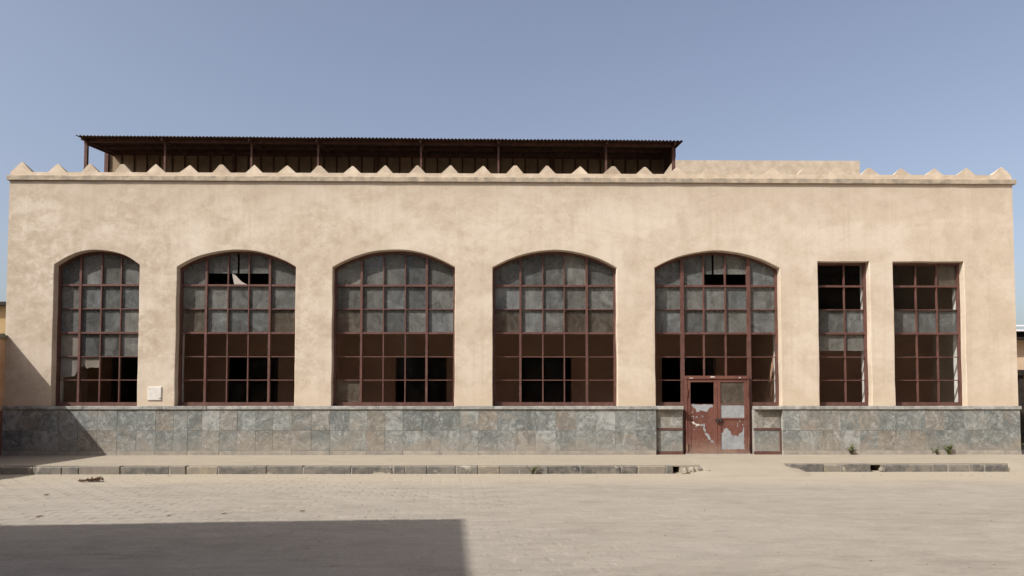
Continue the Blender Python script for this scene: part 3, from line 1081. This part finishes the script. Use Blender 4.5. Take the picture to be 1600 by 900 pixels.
def build_window(k, w, spec):
    x0, x1, sp, ap, bars = w
    win = empty('window', ((x0 + x1) / 2, 0.25, ZB))
    child(win, hall)

    def wc(o):
        o.parent = win
        o.matrix_parent_inverse = Matrix.Translation(-Vector(((x0 + x1) / 2, 0.25, ZB)))
        return o

    door = k == 4
    FW = 0.062
    # frame: outer ring
    oo, ii = outline(w, 0.008, 0.0), outline(w, -FW, 0.0)
    n = len(oo)
    v = [(x, 0.205, z) for x, z in oo] + [(x, 0.205, z) for x, z in ii] + [(x, 0.30, z) for x, z in oo] + [(x, 0.30, z) for x, z in ii]
    f = []
    for i in range(n - 1):
        f += [(i, i + 1, n + i + 1, n + i), (n + i, n + i + 1, 3 * n + i + 1, 3 * n + i), (2 * n + i, 3 * n + i, 3 * n + i + 1, 2 * n + i + 1), (i, 2 * n + i, 2 * n + i + 1, i + 1)]
    wc(mk('frame', v, f, 'paint'))
    # bottom rail
    if door:
        for a, c in ((x0 + FW, bars[0][0] - 0.05), (bars[3][0] + 0.05, x1 - FW)):
            wc(box('bottom_rail', a - 0.004, c + 0.004, 0.2, 0.302, 1.334, 1.435, 'paint'))
    else:
        wc(box('bottom_rail', x0 + FW - 0.004, x1 - FW + 0.004, 0.198, 0.302, 1.334, 1.435, 'paint'))
    zbase = 1.43
    # vertical bars
    for bx, th in bars:
        hw = 0.030 if th else 0.0155
        top = arch_z(w, bx) - 0.03
        lo = zbase
        if door:
            lo = 0.0 if th else 2.165
            hw = 0.05 if th else 0.02
        yy = YF - 0.02 if th else YF
        wc(box('mullion', bx - hw, bx + hw, yy, 0.29, lo, top, 'paint'))
    # horizontal bars
    for zi, z in enumerate(ROWZ):
        if zi == 0:
            continue
        hh = 0.027 if z in (3.355, 4.68) else 0.0125
        segs = [(x0 + FW, x1 - FW)]
        if door and zi == 1:
            segs = [(x0 + FW, bars[0][0]), (bars[3][0], x1 - FW)]
        for a, c in segs:
            z_ = z
            wc(box('transom', a - 0.006, c + 0.006, YF + 0.004 - (0.012 if hh > 0.02 else 0), 0.288, z_ - hh, z_ + hh, 'paint'))
    # panes
    xsb = [x0 + FW] + [bb[0] for bb in bars] + [x1 - FW]
    zsb = ROWZ + [9.9]
    for row in range(6):
        zi = 5 - row
        line = spec[row]
        for c in range(len(xsb) - 1):
            t = line[c]
            if t == '.':
                continue
            a, e, z0, z1 = xsb[c] + 0.004, xsb[c + 1] - 0.004, zsb[zi] + 0.003, zsb[zi + 1] - 0.003
            if zi == 0:
                z0 = 1.43
            if door and zi == 1 and 1 <= c <= 3:
                z0 = 2.166
            mats = {'D': 'dust', 'S': 'semi', 'C': 'clear', 'F': 'film'}
            polys = []
            if t in mats:
                polys = [(clip_cell(w, a, e, z0, z1), mats[t])]
            elif t == 'u':      # lower strip fallen out, straight edge
                polys = [(clip_cell(w, a, e, z0 + 0.34, z1), 'dust')]
            elif t == 'v':      # lower strip out and a slit above, a curved shard left standing
                m = a + (e - a) * 0.46
                polys = [(clip_cell(w, a, m - 0.03, z0 + 0.34, z1), 'dust'), (clip_cell(w, m + 0.03, e, z0 + 0.34, z1), 'dust')]
                if k == 1:
                    wd = e - a
                    sh = [(a + 0.14 * wd, z0 + 0.34), (a + 0.19 * wd, z0 + 0.2), (a + 0.27 * wd, z0), (e, z0), (e, z0 + 0.018), (a + 0.80 * wd, z0 + 0.05),
                          (a + 0.62 * wd, z0 + 0.11), (a + 0.47 * wd, z0 + 0.19), (a + 0.33 * wd, z0 + 0.28)]
                    polys.append((sh, 'shard'))
            elif t == 'h':      # upper part only
                polys = [(clip_cell(w, a, e, z0 + (z1 - z0) * 0.27, z1), 'dust')]
            elif t == 'p':      # ragged: broken away below
                polys = [([(a, z1), (a, z0 + 0.40), (a + 0.07, z0 + 0.34), (a + 0.10, z0 + 0.42), (a + 0.19, z0 + 0.31), (a + 0.27, z0 + 0.35), (e, z0 + 0.34), (e, z1)], 'film')]
            elif t == 'q':
                polys = [([(a, z1), (a, z0 + 0.12), (a + 0.16, z0 + 0.08), (a + 0.40, z0 + 0.11), (a + 0.46, z0 + 0.25), (e, z0 + 0.32), (e, z1)], 'film')]
            for pts, mt in polys:
                mb = MB()
                mb.prism(pts, YG, YG + 0.004)
                wc(mb.build('pane', mt))
    return win, wc


SPEC = [
    ['DDDD', 'DDDD', 'DDDD', 'FDDD', 'qp..', 'CC..'],
    ['DuvuD', 'DDDDD', 'SDDDS', 'CCCCC', 'CC.CC', 'CCCCC'],
    ['DDDDD', 'DDDDD', 'SDDDD', 'CCCCC', 'CCCCC', 'SC.CC'],
    ['DDDDD', 'DDDDD', 'SDDSS', 'CCCCC', 'CCC.C', 'CCCCC'],
    ['DDvuD', 'DDDDD', 'DDDDD', 'CCCCC', '.CC.C', '.xxxC'],
    ['CC', 'CC', 'DD', 'hh', '..', 'C.'],
    ['CCS', 'CCC', 'DDD', 'CCC', 'CCC', 'CCC'],
]
wcs = []
for k, w in enumerate(WIN):
    wcs.append(build_window(k, w, [s.replace('x', '.') for s in SPEC[k]]))

# ---- low side rails under the door window
win5, wc5 = wcs[4]
for xa, xb in ((4.20, 4.93), (6.888, 7.62)):
    wc5(box('panel_rail', xa, xb, 0.036, 0.086, 0.672, 0.722, 'paint'))
    wc5(box('panel_rail', xa, xb, 0.034, 0.086, 0.003, 0.082, 'paint'))
wc5(box('panel_stile', 7.592, 7.628, 0.030, 0.09, 0.0, 0.722, 'paint'))
wc5(box('panel_stile', 4.196, 4.222, 0.038, 0.084, 0.0, 0.12, 'paint'))

# ---- door
dr = empty('door', (5.9, 0.18, 0))
child(dr, hall)


def dc(o):
    o.parent = dr
    o.matrix_parent_inverse = Matrix.Translation(-Vector((5.9, 0.18, 0)))
    return o


dc(box('door_header', 5.027, 6.791, 0.10, 0.27, 2.075, 2.166, 'door', None, 0.006))
for xa, xb in ((5.027, 5.075), (6.745, 6.791)):
    dc(box('door_jamb', xa, xb, 0.11, 0.26, 0.0, 2.075, 'door', None, 0.004))
YD = 0.125
# left leaf
LX = (5.080, 5.905)
RX = (5.915, 6.740)
for (xa, xb), left in ((LX, True), (RX, False)):
    sw = 0.085
    dc(box('door_stile', xa, xa + sw, YD, YD + 0.05, 0.02, 2.07, 'door', None, 0.004))
    dc(box('door_stile', xb - sw, xb, YD, YD + 0.05, 0.02, 2.07, 'door', None, 0.004))
    dc(box('door_rail', xa + sw, xb - sw, YD + 0.001, YD + 0.049, 1.99, 2.07, 'door', None, 0.004))
    dc(box('door_rail', xa + sw, xb - sw, YD + 0.001, YD + 0.049, 0.02, 0.13, 'door', None, 0.004))
dc(box('door_panel', LX[0] + 0.085, LX[1] - 0.085, YD + 0.016, YD + 0.030, 0.13, 1.385, 'door'))
dc(box('door_panel', RX[0] + 0.085, RX[1] - 0.085, YD + 0.018, YD + 0.030, 0.13, 0.965, 'door'))
dc(box('door_rail', RX[0] + 0.085, RX[1] - 0.085, YD + 0.001, YD + 0.049, 0.955, 1.005, 'door', None, 0.004))
dc(box('door_panel', RX[0] + 0.085, RX[1] - 0.085, YD + 0.02, YD + 0.030, 1.005, 1.375, 'bare'))
dc(box('glazing_bar', RX[0] + 0.085, RX[1] - 0.085, YD + 0.004, YD + 0.03, 1.372, 1.398, 'door'))
dc(box('pane', RX[0] + 0.085, RX[1] - 0.085, YD + 0.022, YD + 0.026, 1.398, 1.99, 'semi'))


def jag(pts, amp, step, seed):
    rr = random.Random(seed)
    out = []
    n = len(pts)
    for i in range(n):
        a, bq = Vector(pts[i]), Vector(pts[(i + 1) % n])
        m = max(1, int((bq - a).length / step))
        for q in range(m):
            p = a.lerp(bq, q / m)
            k = 2.2 if rr.random() < 0.22 else 1.0
            out.append((p.x + k * rr.uniform(-amp, amp), p.y + k * rr.uniform(-amp, amp)))
    return out


def patch(pts, mat, y, amp=0.008, step=0.035, seed=1, name='bare_patch'):
    mb = MB()
    mb.prism(jag(pts, amp, step, seed), y - 0.0016, y + 0.004)
    dc(mb.build(name, mat))


yl = YD + 0.016
# left leaf: primer showing under the empty light, and a flaked zigzag
patch([(5.19, 1.372), (5.80, 1.372), (5.79, 1.30), (5.70, 1.29), (5.63, 1.16), (5.57, 1.20), (5.50, 1.19), (5.42, 1.22), (5.34, 1.16), (5.29, 1.25), (5.21, 1.33)], 'bare', yl, 0.012, 0.03, 5)
patch([(5.18, 0.885), (5.25, 0.905), (5.31, 0.84), (5.42, 0.82), (5.43, 0.785), (5.33, 0.79), (5.24, 0.835)], 'pale', yl, 0.014, 0.024, 6, 'flaked_patch')
patch([(5.44, 0.83), (5.56, 0.835), (5.55, 0.74), (5.575, 0.61), (5.545, 0.59), (5.515, 0.72), (5.52, 0.78), (5.45, 0.79)], 'bare', yl, 0.012, 0.024, 16, 'flaked_patch')
patch([(5.56, 0.59), (5.62, 0.57), (5.68, 0.51), (5.70, 0.43), (5.79, 0.35), (5.815, 0.28), (5.74, 0.34), (5.65, 0.42), (5.60, 0.50)], 'bare', yl, 0.014, 0.024, 26, 'flaked_patch')
# right leaf: the big bare field with its ragged red edge
yr = YD + 0.018
patch([(6.012, 0.14), (6.645, 0.14), (6.645, 0.80), (6.615, 0.74), (6.60, 0.62), (6.52, 0.58), (6.47, 0.49), (6.40, 0.52), (6.33, 0.50), (6.27, 0.60), (6.22, 0.68), (6.16, 0.73), (6.10, 0.70), (6.06, 0.60), (6.012, 0.55)], 'bare', yr, 0.010, 0.03, 7)
patch([(6.455, 0.86), (6.475, 0.86), (6.478, 0.76), (6.460, 0.75)], 'bare', yr, 0.004, 0.03, 8)
# loose chips round the big flakes
rr_ = random.Random(77)
for cx_, cz_, ny in [(rr_.uniform(5.2, 5.78), rr_.uniform(0.2, 1.2), yl) for _ in range(16)] + [(rr_.uniform(6.03, 6.62), rr_.uniform(0.5, 0.92), yr) for _ in range(9)]:
    e_ = rr_.uniform(0.006, 0.02)
    patch([(cx_ - e_, cz_ - e_ * 0.6), (cx_ + e_, cz_ - e_ * 0.8), (cx_ + e_ * 0.7, cz_ + e_), (cx_ - e_ * 0.8, cz_ + e_ * 1.2)], 'bare', ny, 0.003, 0.02, int(cx_ * 999), 'paint_chip')
# chipped header
patch([(5.70, 2.118), (5.84, 2.12), (5.85, 2.148), (5.74, 2.155)], 'pale', 0.10, 0.006, 0.03, 9, 'flaked_patch')
patch([(5.13, 2.09), (5.24, 2.09), (5.23, 2.11), (5.15, 2.115)], 'pale', 0.10, 0.006, 0.03, 10, 'flaked_patch')
patch([(6.51, 2.10), (6.55, 2.10), (6.545, 2.13), (6.51, 2.13)], 'pale', 0.10, 0.004, 0.03, 12, 'flaked_patch')
# hasp, padlock, hinges
mb = MB()
mb.box(5.83, 5.99, YD - 0.012, YD + 0.002, 0.93, 0.965)
mb.tube((5.84, YD - 0.03, 0.95), (5.985, YD - 0.03, 0.95), 0.012)
dc(mb.build('hasp', 'iron'))
mb = MB()
mb.box(5.865, 5.925, YD - 0.05, YD - 0.018, 0.875, 0.945)
mb.tube((5.875, YD - 0.034, 0.94), (5.875, YD - 0.034, 0.985), 0.007)
mb.tube((5.915, YD - 0.034, 0.94), (5.915, YD - 0.034, 0.985), 0.007)
mb.tube((5.870, YD - 0.034, 0.985), (5.920, YD - 0.034, 0.985), 0.007)
dc(mb.build('padlock', 'iron'))
mb = MB()
mb.tube((5.99, YD - 0.03, 0.90), (5.99, YD - 0.03, 1.0), 0.02)
mb.tube((5.99, YD, 0.95), (5.99, YD - 0.035, 0.95), 0.012)
dc(mb.build('door_knob', 'iron'))
for hx in (5.066, 6.752):
    for hz in (0.22, 1.70):
        mb = MB()
        mb.tube((hx, 0.100, hz - 0.09), (hx, 0.100, hz + 0.09), 0.016)
        dc(mb.build('hinge', 'door'))
dc(box('threshold', 5.0, 6.82, 0.03, 0.40, -0.03, 0.016, 'mortar', None, 0.006))

# ------------------------------------------------------------------ meter box on the wall
mbx = empty('meter_box', (-9.522, 0.0, 1.48), 'small cream utility box on the wall between first and second windows', 'utility box')


def mbc(o):
    return child(o, mbx)


mbc(box('box_body', -9.712, -9.332, -0.020, 0.004, 1.482, 1.862, 'white', None, 0.006))
mbc(box('box_lid', -9.698, -9.346, -0.027, -0.0195, 1.496, 1.848, 'white', None, 0.003))
mk_l = MB()
mk_l.tube((-9.365, -0.034, 1.55), (-9.365, -0.025, 1.55), 0.012)
mk_l.tube((-9.375, -0.034, 1.535), (-9.375, -0.025, 1.535), 0.006)
mbc(mk_l.build('box_lock', 'iron'))

# ------------------------------------------------------------------ shed on the roof
shed = empty('rooftop_shed', (-3.7, 2.0, 7.4), 'long dark rusty corrugated canopy on posts standing on the hall roof', 'shed')


def sc(o):
    return child(o, shed)


SY0, SY1 = 1.66, 4.1


def roof_z(x, y):
    return 9.405 - 0.0047 * (x + 12.8) + 0.11 * (y - SY0)


per = 0.108
x0r, x1r = -12.82, 5.41
nseg = int((x1r - x0r) / per) * 6
v, f = [], []
for layer in (0, 1):
    for j, y in enumerate((SY0, 2.9, SY1)):
        for i in range(nseg + 1):
            x = x0r + (x1r - x0r) * i / nseg
            wv_ = 0.018 * math.sin(2 * math.pi * (x - x0r) / per)
            sag = 0.012 * noise.noise(Vector((x * 0.5, y, 4)))
            if j == 0:
                yy = y + 0.02 * noise.noise(Vector((math.floor((x - x0r) / 0.86) * 3.7, 0, 8)))
            else:
                yy = y
            v.append((x, yy, roof_z(x, y) + wv_ + sag - 0.006 * layer))
rowl = nseg + 1
for layer in (0, 1):
    o_ = layer * 3 * rowl
    for j in range(2):
        for i in range(nseg):
            f.append((o_ + j * rowl + i, o_ + j * rowl + i + 1, o_ + (j + 1) * rowl + i + 1, o_ + (j + 1) * rowl + i))
for i in range(nseg):
    f.append((i, i + 1, 3 * rowl + i + 1, 3 * rowl + i))
sc(mk('roof_sheet', v, f, 'rust', smooth=True))


def rbeam(name, y, dz, h, d, x0=-12.62, x1=5.22):
    v = []
    for x in (x0, x1):
        zt = roof_z(x, y) - dz
        v += [(x, y - d / 2, zt - h), (x, y + d / 2, zt - h), (x, y + d / 2, zt), (x, y - d / 2, zt)]
    f = [(0, 1, 2, 3), (7, 6, 5, 4), (0, 4, 5, 1), (1, 5, 6, 2), (2, 6, 7, 3), (3, 7, 4, 0)]
    sc(mk(name, v, f, 'shedpost'))


rbeam('eaves_beam', 2.0, 0.026, 0.10, 0.06)
rbeam('purlin', 2.85, 0.026, 0.08, 0.05)
rbeam('wall_plate', 3.66, 0.026, 0.12, 0.05)
POSTS = [-12.68, -10.30, -7.68, -5.66, -2.53, -0.17, 3.12, 5.19]
for i, px_ in enumerate(POSTS):
    hw = 0.045 if i in (0, 7) else 0.028
    zt = roof_z(px_, 2.0) - 0.1
    sc(box('post', px_ - hw, px_ + hw, 2.0 - hw, 2.0 + hw, 7.40, zt, 'shedpost'))
    # rafter over each post
    v = []
    for y in (SY0 + 0.08, SY1 - 0.1):
        z = roof_z(px_, y) - 0.022
        v += [(px_ - 0.03, y, z - 0.09), (px_ + 0.03, y, z - 0.09), (px_ + 0.03, y, z), (px_ - 0.03, y, z)]
    sc(mk('rafter', v, [(0, 1, 2, 3), (7, 6, 5, 4), (0, 4, 5, 1), (1, 5, 6, 2), (2, 6, 7, 3), (3, 7, 4, 0)], 'shedpost'))
for px_ in (-8.79, -4.11, 1.61):
    sc(box('wall_post', px_ - 0.04, px_ + 0.04, 3.50, 3.58, 7.4, roof_z(px_, 3.6) - 0.1, 'shedpost'))
sc(box('wall_post', -13.02, -12.90, 3.62, 3.74, 7.4, roof_z(-13, 3.6) + 0.02, 'shedpost'))
# boarded rear wall
pitch = 0.412
nb = 44
bx = -12.90
for i in range(nb):
    a, c = bx + i * pitch, bx + (i + 1) * pitch
    zt = roof_z((a + c) / 2, 3.7) - 0.02
    sc(box('wall_board', a + 0.002, c - 0.002, 3.70, 3.72, 7.4, zt, 'board'))
    if i:
        sc(box('batten', a - 0.022, a + 0.022, 3.672, 3.699, 7.4, zt - 0.12, 'batten'))
# closed gable end on the right: a hanging sheet
v = []
X = 5.25
for (y, zlo, zhi) in ((2.04, 8.93, roof_z(X, 2.04) - 0.03), (4.0, 8.93, roof_z(X, 4.0) - 0.03)):
    v += [(X, y, zlo), (X, y, zhi), (X + 0.02, y, zhi), (X + 0.02, y, zlo)]
sc(mk('end_sheet', v, [(0, 1, 2, 3), (7, 6, 5, 4), (0, 4, 5, 1), (1, 5, 6, 2), (2, 6, 7, 3), (3, 7, 4, 0)], 'rust'))
v = []
X = -12.76
for (y, dlo) in ((2.0, 0.16), (3.95, 0.16)):
    z = roof_z(X, y) - 0.02
    v += [(X, y, z - dlo), (X, y, z), (X + 0.03, y, z), (X + 0.03, y, z - dlo)]
sc(mk('barge_board', v, [(0, 1, 2, 3), (7, 6, 5, 4), (0, 4, 5, 1), (1, 5, 6, 2), (2, 6, 7, 3), (3, 7, 4, 0)], 'shedpost'))

# ------------------------------------------------------------------ boundary wall running toward the viewer on the left
bw = empty('boundary_wall', (-13.9, -3.5, 0), 'ochre boundary wall with mossy coping at the left end of the hall', 'wall')


def bc(o):
    return child(o, bw)


bc(box('wall_body', -14.0, -13.603, -8.0, 0.2, 1.22, 3.16, 'ochre'))
bc(box('dado', -14.01, -13.596, -8.01, 0.21, -0.1, 1.22, 'dado'))
for i in range(9):
    y = -8.05 + i * 0.895
    bc(box('coping_stone', -14.07, -13.54, y + 0.003, y + 0.892, 3.161, 3.262, 'coping', None, 0.012, 0.003))

# ------------------------------------------------------------------ neighbours beyond
nl = empty('neighbour_house', (-28, 22, 0), 'ochre house with dark eave glimpsed beyond the left end of the hall', 'house')


def nlc(o):
    return child(o, nl)


nlc(box('wall', -38.0, -22.0, 20.0, 30.0, -0.2, 6.55, 'farwall'))
nlc(box('eave', -38.3, -21.6, 19.6, 30.4, 6.552, 6.75, 'dark'))
for xx in (-36.5, -33.5, -30.6, -27.7, -25.0):
    nlc(box('window', xx, xx + 2.2, 19.97, 20.1, 3.3, 5.05, 'dark'))
nr = empty('neighbour_house', (24, 14, 0), 'peach house with white roof rail glimpsed beyond the right end', 'house')


def nrc(o):
    return child(o, nr)


nrc(box('upper_wall', 19.2, 34.0, 8.0, 20.0, 2.63, 3.80, 'farpeach'))
nrc(box('eave', 18.9, 34.3, 7.6, 20.4, 3.801, 3.88, 'dark'))
nrc(box('clerestory', 19.3, 33.9, 8.2, 19.9, 3.881, 4.12, 'dark'))
nrc(box('roof', 19.0, 34.1, 7.8, 20.2, 4.121, 4.19, 'whitepaint'))
for i in range(14):
    xx = 19.2 + i * 1.1
    nrc(box('rail_post', xx, xx + 0.05, 7.9, 7.95, 4.191, 4.32, 'whitepaint'))
nrc(box('roof_rail', 19.1, 34.0, 7.89, 7.96, 4.321, 4.37, 'whitepaint'))
nrc(box('porch_beam', 19.0, 34.1, 7.7, 8.0, 2.42, 2.629, 'dark'))
for i in range(8):
    xx = 19.75 + i * 2.0
    nrc(box('porch_post', xx, xx + 0.16, 7.78, 7.94, -0.18, 2.419, 'dark'))
    nrc(box('porch_brace', xx - 0.35, xx + 0.5, 7.8, 7.92, 1.75, 1.87, 'dark'))
nrc(box('porch_wall', 19.3, 33.9, 11.0, 11.3, -0.18, 2.62, 'farwall'))

# building across the road behind the viewer: its roof throws the shadow on the setts
SH = 9.0
cs_ = Vector((-0.57, -9.58, GZ))
off = SUN * ((SH - GZ) / -SUN.z)
corner = cs_ - off
ang = R(4.2)
block = empty('unseen_building', (corner.x, corner.y, 0), 'tall plain building across the road behind the viewer, out of view', 'building')
block.rotation_euler = (0, 0, ang)


def blc(o):
    o.parent = block
    return o


blc(box('wall', -44.0, -0.02, -16.0, -0.02, -0.2, SH - 0.4, 'farpeach'))
blc(box('parapet', -44.02, 0.0, -16.02, 0.0, SH - 0.399, SH, 'cornice'))
for r_ in range(2):
    for i in range(7):
        xx = -24.0 + i * 3.4
        z = 1.2 + r_ * 3.6
        w_ = blc(box('window', xx, xx + 1.3, -0.04, 0.015, z, z + 1.9, 'dark'))

# unseen building added behind the viewer to cut sky light on the shaded road
row = empty('unseen_building', (4.0, -27.0, 0), 'building added straight behind the viewer to block sky light, out of view', 'building')


def rwc(o):
    return child(o, row)


rwc(box('wall', -6.0, 34.0, -40.0, -27.0, -0.2, 11.8, 'farpeach'))
rwc(box('parapet', -6.05, 34.05, -40.05, -26.95, 11.801, 12.3, 'ochre'))
for r_ in range(2):
    for i in range(9):
        xx = -4.4 + i * 4.2
        z = 1.3 + r_ * 4.0
        rwc(box('window', xx, xx + 1.6, -27.02, -26.9, z, z + 2.2, 'dark'))

# unseen buildings added on both sides: less blue sky fill, more warm bounce
side_r = empty('unseen_building', (29.0, -18.0, 0), 'peach building added on the right to block sky and bounce warm light, out of view', 'building')
child(box('wall', 24.0, 38.0, -32.0, -5.0, -0.2, 10.4, 'farpeach'), side_r)
child(box('parapet', 23.95, 38.05, -32.05, -4.95, 10.401, 10.9, 'ochre'), side_r)
for i in range(6):
    yy = -30.5 + i * 4.3
    child(box('window', 23.97, 24.1, yy, yy + 1.6, 2.6, 4.9, 'dark'), side_r)
side_l = empty('unseen_building', (-28.0, -9.0, 0), 'peach building added on the left to block sky light, out of view', 'building')
child(box('wall', -36.0, -20.5, -14.0, 2.0, -0.2, 7.2, 'farpeach'), side_l)
child(box('parapet', -36.05, -20.45, -14.05, 2.05, 7.201, 7.7, 'ochre'), side_l)
for i in range(3):
    yy = -12.5 + i * 4.6
    child(box('window', -20.6, -20.47, yy, yy + 1.6, 2.6, 4.9, 'dark'), side_l)

# ------------------------------------------------------------------ weeds
def weed(name, loc, h, n, lean, label, seed, group='weeds in the joints', spread=0.5, leaf=0.05):
    rr = random.Random(seed)
    t = empty(name, loc, label, 'plant', group)
    st, lf = MB(), MB()
    for i in range(n):
        a = rr.uniform(0, 2 * math.pi)
        hh = h * rr.uniform(0.55, 1.0)
        tip = Vector((math.cos(a) * spread * hh + lean * hh, -abs(math.sin(a)) * spread * 0.6 * hh - 0.01, hh))
        mid_ = tip * 0.5 + Vector((rr.uniform(-0.02, 0.02), 0, 0.03))
        st.tube((0, 0, -0.02), mid_, 0.005, 0.004, 5)
        st.tube(mid_, tip, 0.004, 0.002, 5)
        for q in range(9):
            u = 0.2 + 0.8 * q / 8
            p = (mid_ * (u / 0.5) if u < 0.5 else mid_.lerp(tip, (u - 0.5) / 0.5))
            d = Vector((rr.uniform(-1, 1), rr.uniform(-1, 0.3), rr.uniform(-0.2, 0.9))).normalized()
            L = leaf * rr.uniform(0.7, 1.4)
            s = d.cross(Vector((rr.uniform(-1, 1), rr.uniform(-1, 1), 1))).normalized() * L * 0.28
            up = d.cross(s).normalized() * L * 0.12
            lf.add([p, p + d * L * 0.5 + s + up, p + d * L, p + d * L * 0.5 - s + up], [(0, 1, 2), (0, 2, 3)])
    so = st.build('stem', 'stem', t)
    me = bpy.data.meshes.new('foliage')
    me.from_pydata(lf.v, [], lf.f)
    lo = link('foliage', me, 'leaf', t)
    return t


weed('weed', (9.53, -0.085, 0.0), 0.27, 6, -0.45, 'leaning green weed at the plinth below the narrow two-pane window', 1, leaf=0.06)
weed('weed', (11.86, -0.085, 0.0), 0.20, 4, -0.4, 'smaller left-hand weed of the close pair at the plinth foot', 2, leaf=0.055)
weed('weed', (12.18, -0.085, 0.0), 0.26, 8, -0.15, 'bushier right-hand weed of the close pair at the plinth foot', 3, leaf=0.06)
weed('weed', (0.65, KY - 0.05, GZ), 0.20, 7, 0.0, 'dull green weed growing in front of the long kerb', 4, leaf=0.04, spread=0.8)
weed('weed', (14.62, 0.6, 0.0), 0.3, 7, 0.0, 'green weed just past the right end of the hall', 5, leaf=0.06, spread=0.7)
tag(rock('rubbish_heap', 15.0, 2.0, 0.06, 0.35, 0.4, 0.35, 9, 'greyblue'), 'grey dusty heap beyond the right end of the hall', 'heap')

# ------------------------------------------------------------------ litter on the road
def frond(loc, L, rot, seed):
    rr = random.Random(seed)
    t = empty('dry_husk', loc, 'brown curled dry husk lying on the road near the left kerb', 'litter')
    t.rotation_euler = (0, 0, rot)
    mb = MB()
    for i in range(70):
        u = rr.random() ** 0.7
        x = -L / 2 + L * u
        hgt = 0.015 + 0.05 * u ** 1.5
        p = Vector((x, rr.uniform(-0.06, 0.06), rr.uniform(0.0, hgt)))
        d = Vector((rr.uniform(0.4, 1), rr.uniform(-0.6, 0.6), rr.uniform(-0.2, 0.25))).normalized() * rr.uniform(0.05, 0.10)
        s = Vector((-d.y, d.x, 0)).normalized() * rr.uniform(0.012, 0.03)
        up = Vector((0, 0, rr.uniform(0.01, 0.04)))
        mb.add([p, p + d * 0.5 + s + up, p + d, p + d * 0.5 - s + up, p + d * 0.5 + up * 1.6],
               [(0, 1, 4), (0, 4, 3), (1, 2, 4), (4, 2, 3)])
    me = bpy.data.meshes.new('leaf')
    me.from_pydata(mb.v, [], mb.f)
    link('leaf', me, 'brown', t)
    mb = MB()
    mb.tube((-L / 2, 0, 0.02), (0, 0.02, 0.035), 0.012, 0.015, 6)
    mb.tube((0, 0.02, 0.035), (L / 2, -0.01, 0.07), 0.015, 0.02, 6)
    mb.build('stalk', 'brown', t)


frond((-8.55, -4.85, ground_z(-8.55, -4.85) + 0.005), 0.42, 0.1, 2)


def flake(x, y, s, rot, seed, label):
    rr = random.Random(seed)
    mb = MB()
    pts = [(-1, 0, 0.15), (-0.3, 0.35, 0.05), (0.5, 0.3, 0.1), (1, 0, 0.3), (0.4, -0.3, 0.08), (-0.4, -0.32, 0.05), (0, 0, 0.28)]
    v = [(a * s, b_ * s, c * s) for a, b_, c in pts]
    o = mk('dry_leaf', v, [(0, 5, 6), (5, 4, 6), (4, 3, 6), (3, 2, 6), (2, 1, 6), (1, 0, 6)], 'brown', None, (x, y, ground_z(x, y) + 0.012))
    o.rotation_euler = (0, 0, rot)
    tag(o, label, 'leaf', 'dry leaves on the road')


flake(-8.15, -6.90, 0.06, 0.3, 1, 'dry brown leaf on the road just below the curled husk')
flake(-6.75, -9.35, 0.06, 0.6, 2, 'leftmost dry leaf just above the shadow edge')
flake(-4.90, -9.30, 0.045, 1.0, 3, 'second dry leaf from the left above the shadow edge')
flake(-4.15, -9.15, 0.05, 0.2, 4, 'third dry leaf from the left above the shadow edge')
flake(-3.05, -8.95, 0.06, -0.2, 5, 'rightmost dry leaf above the long shadow edge')
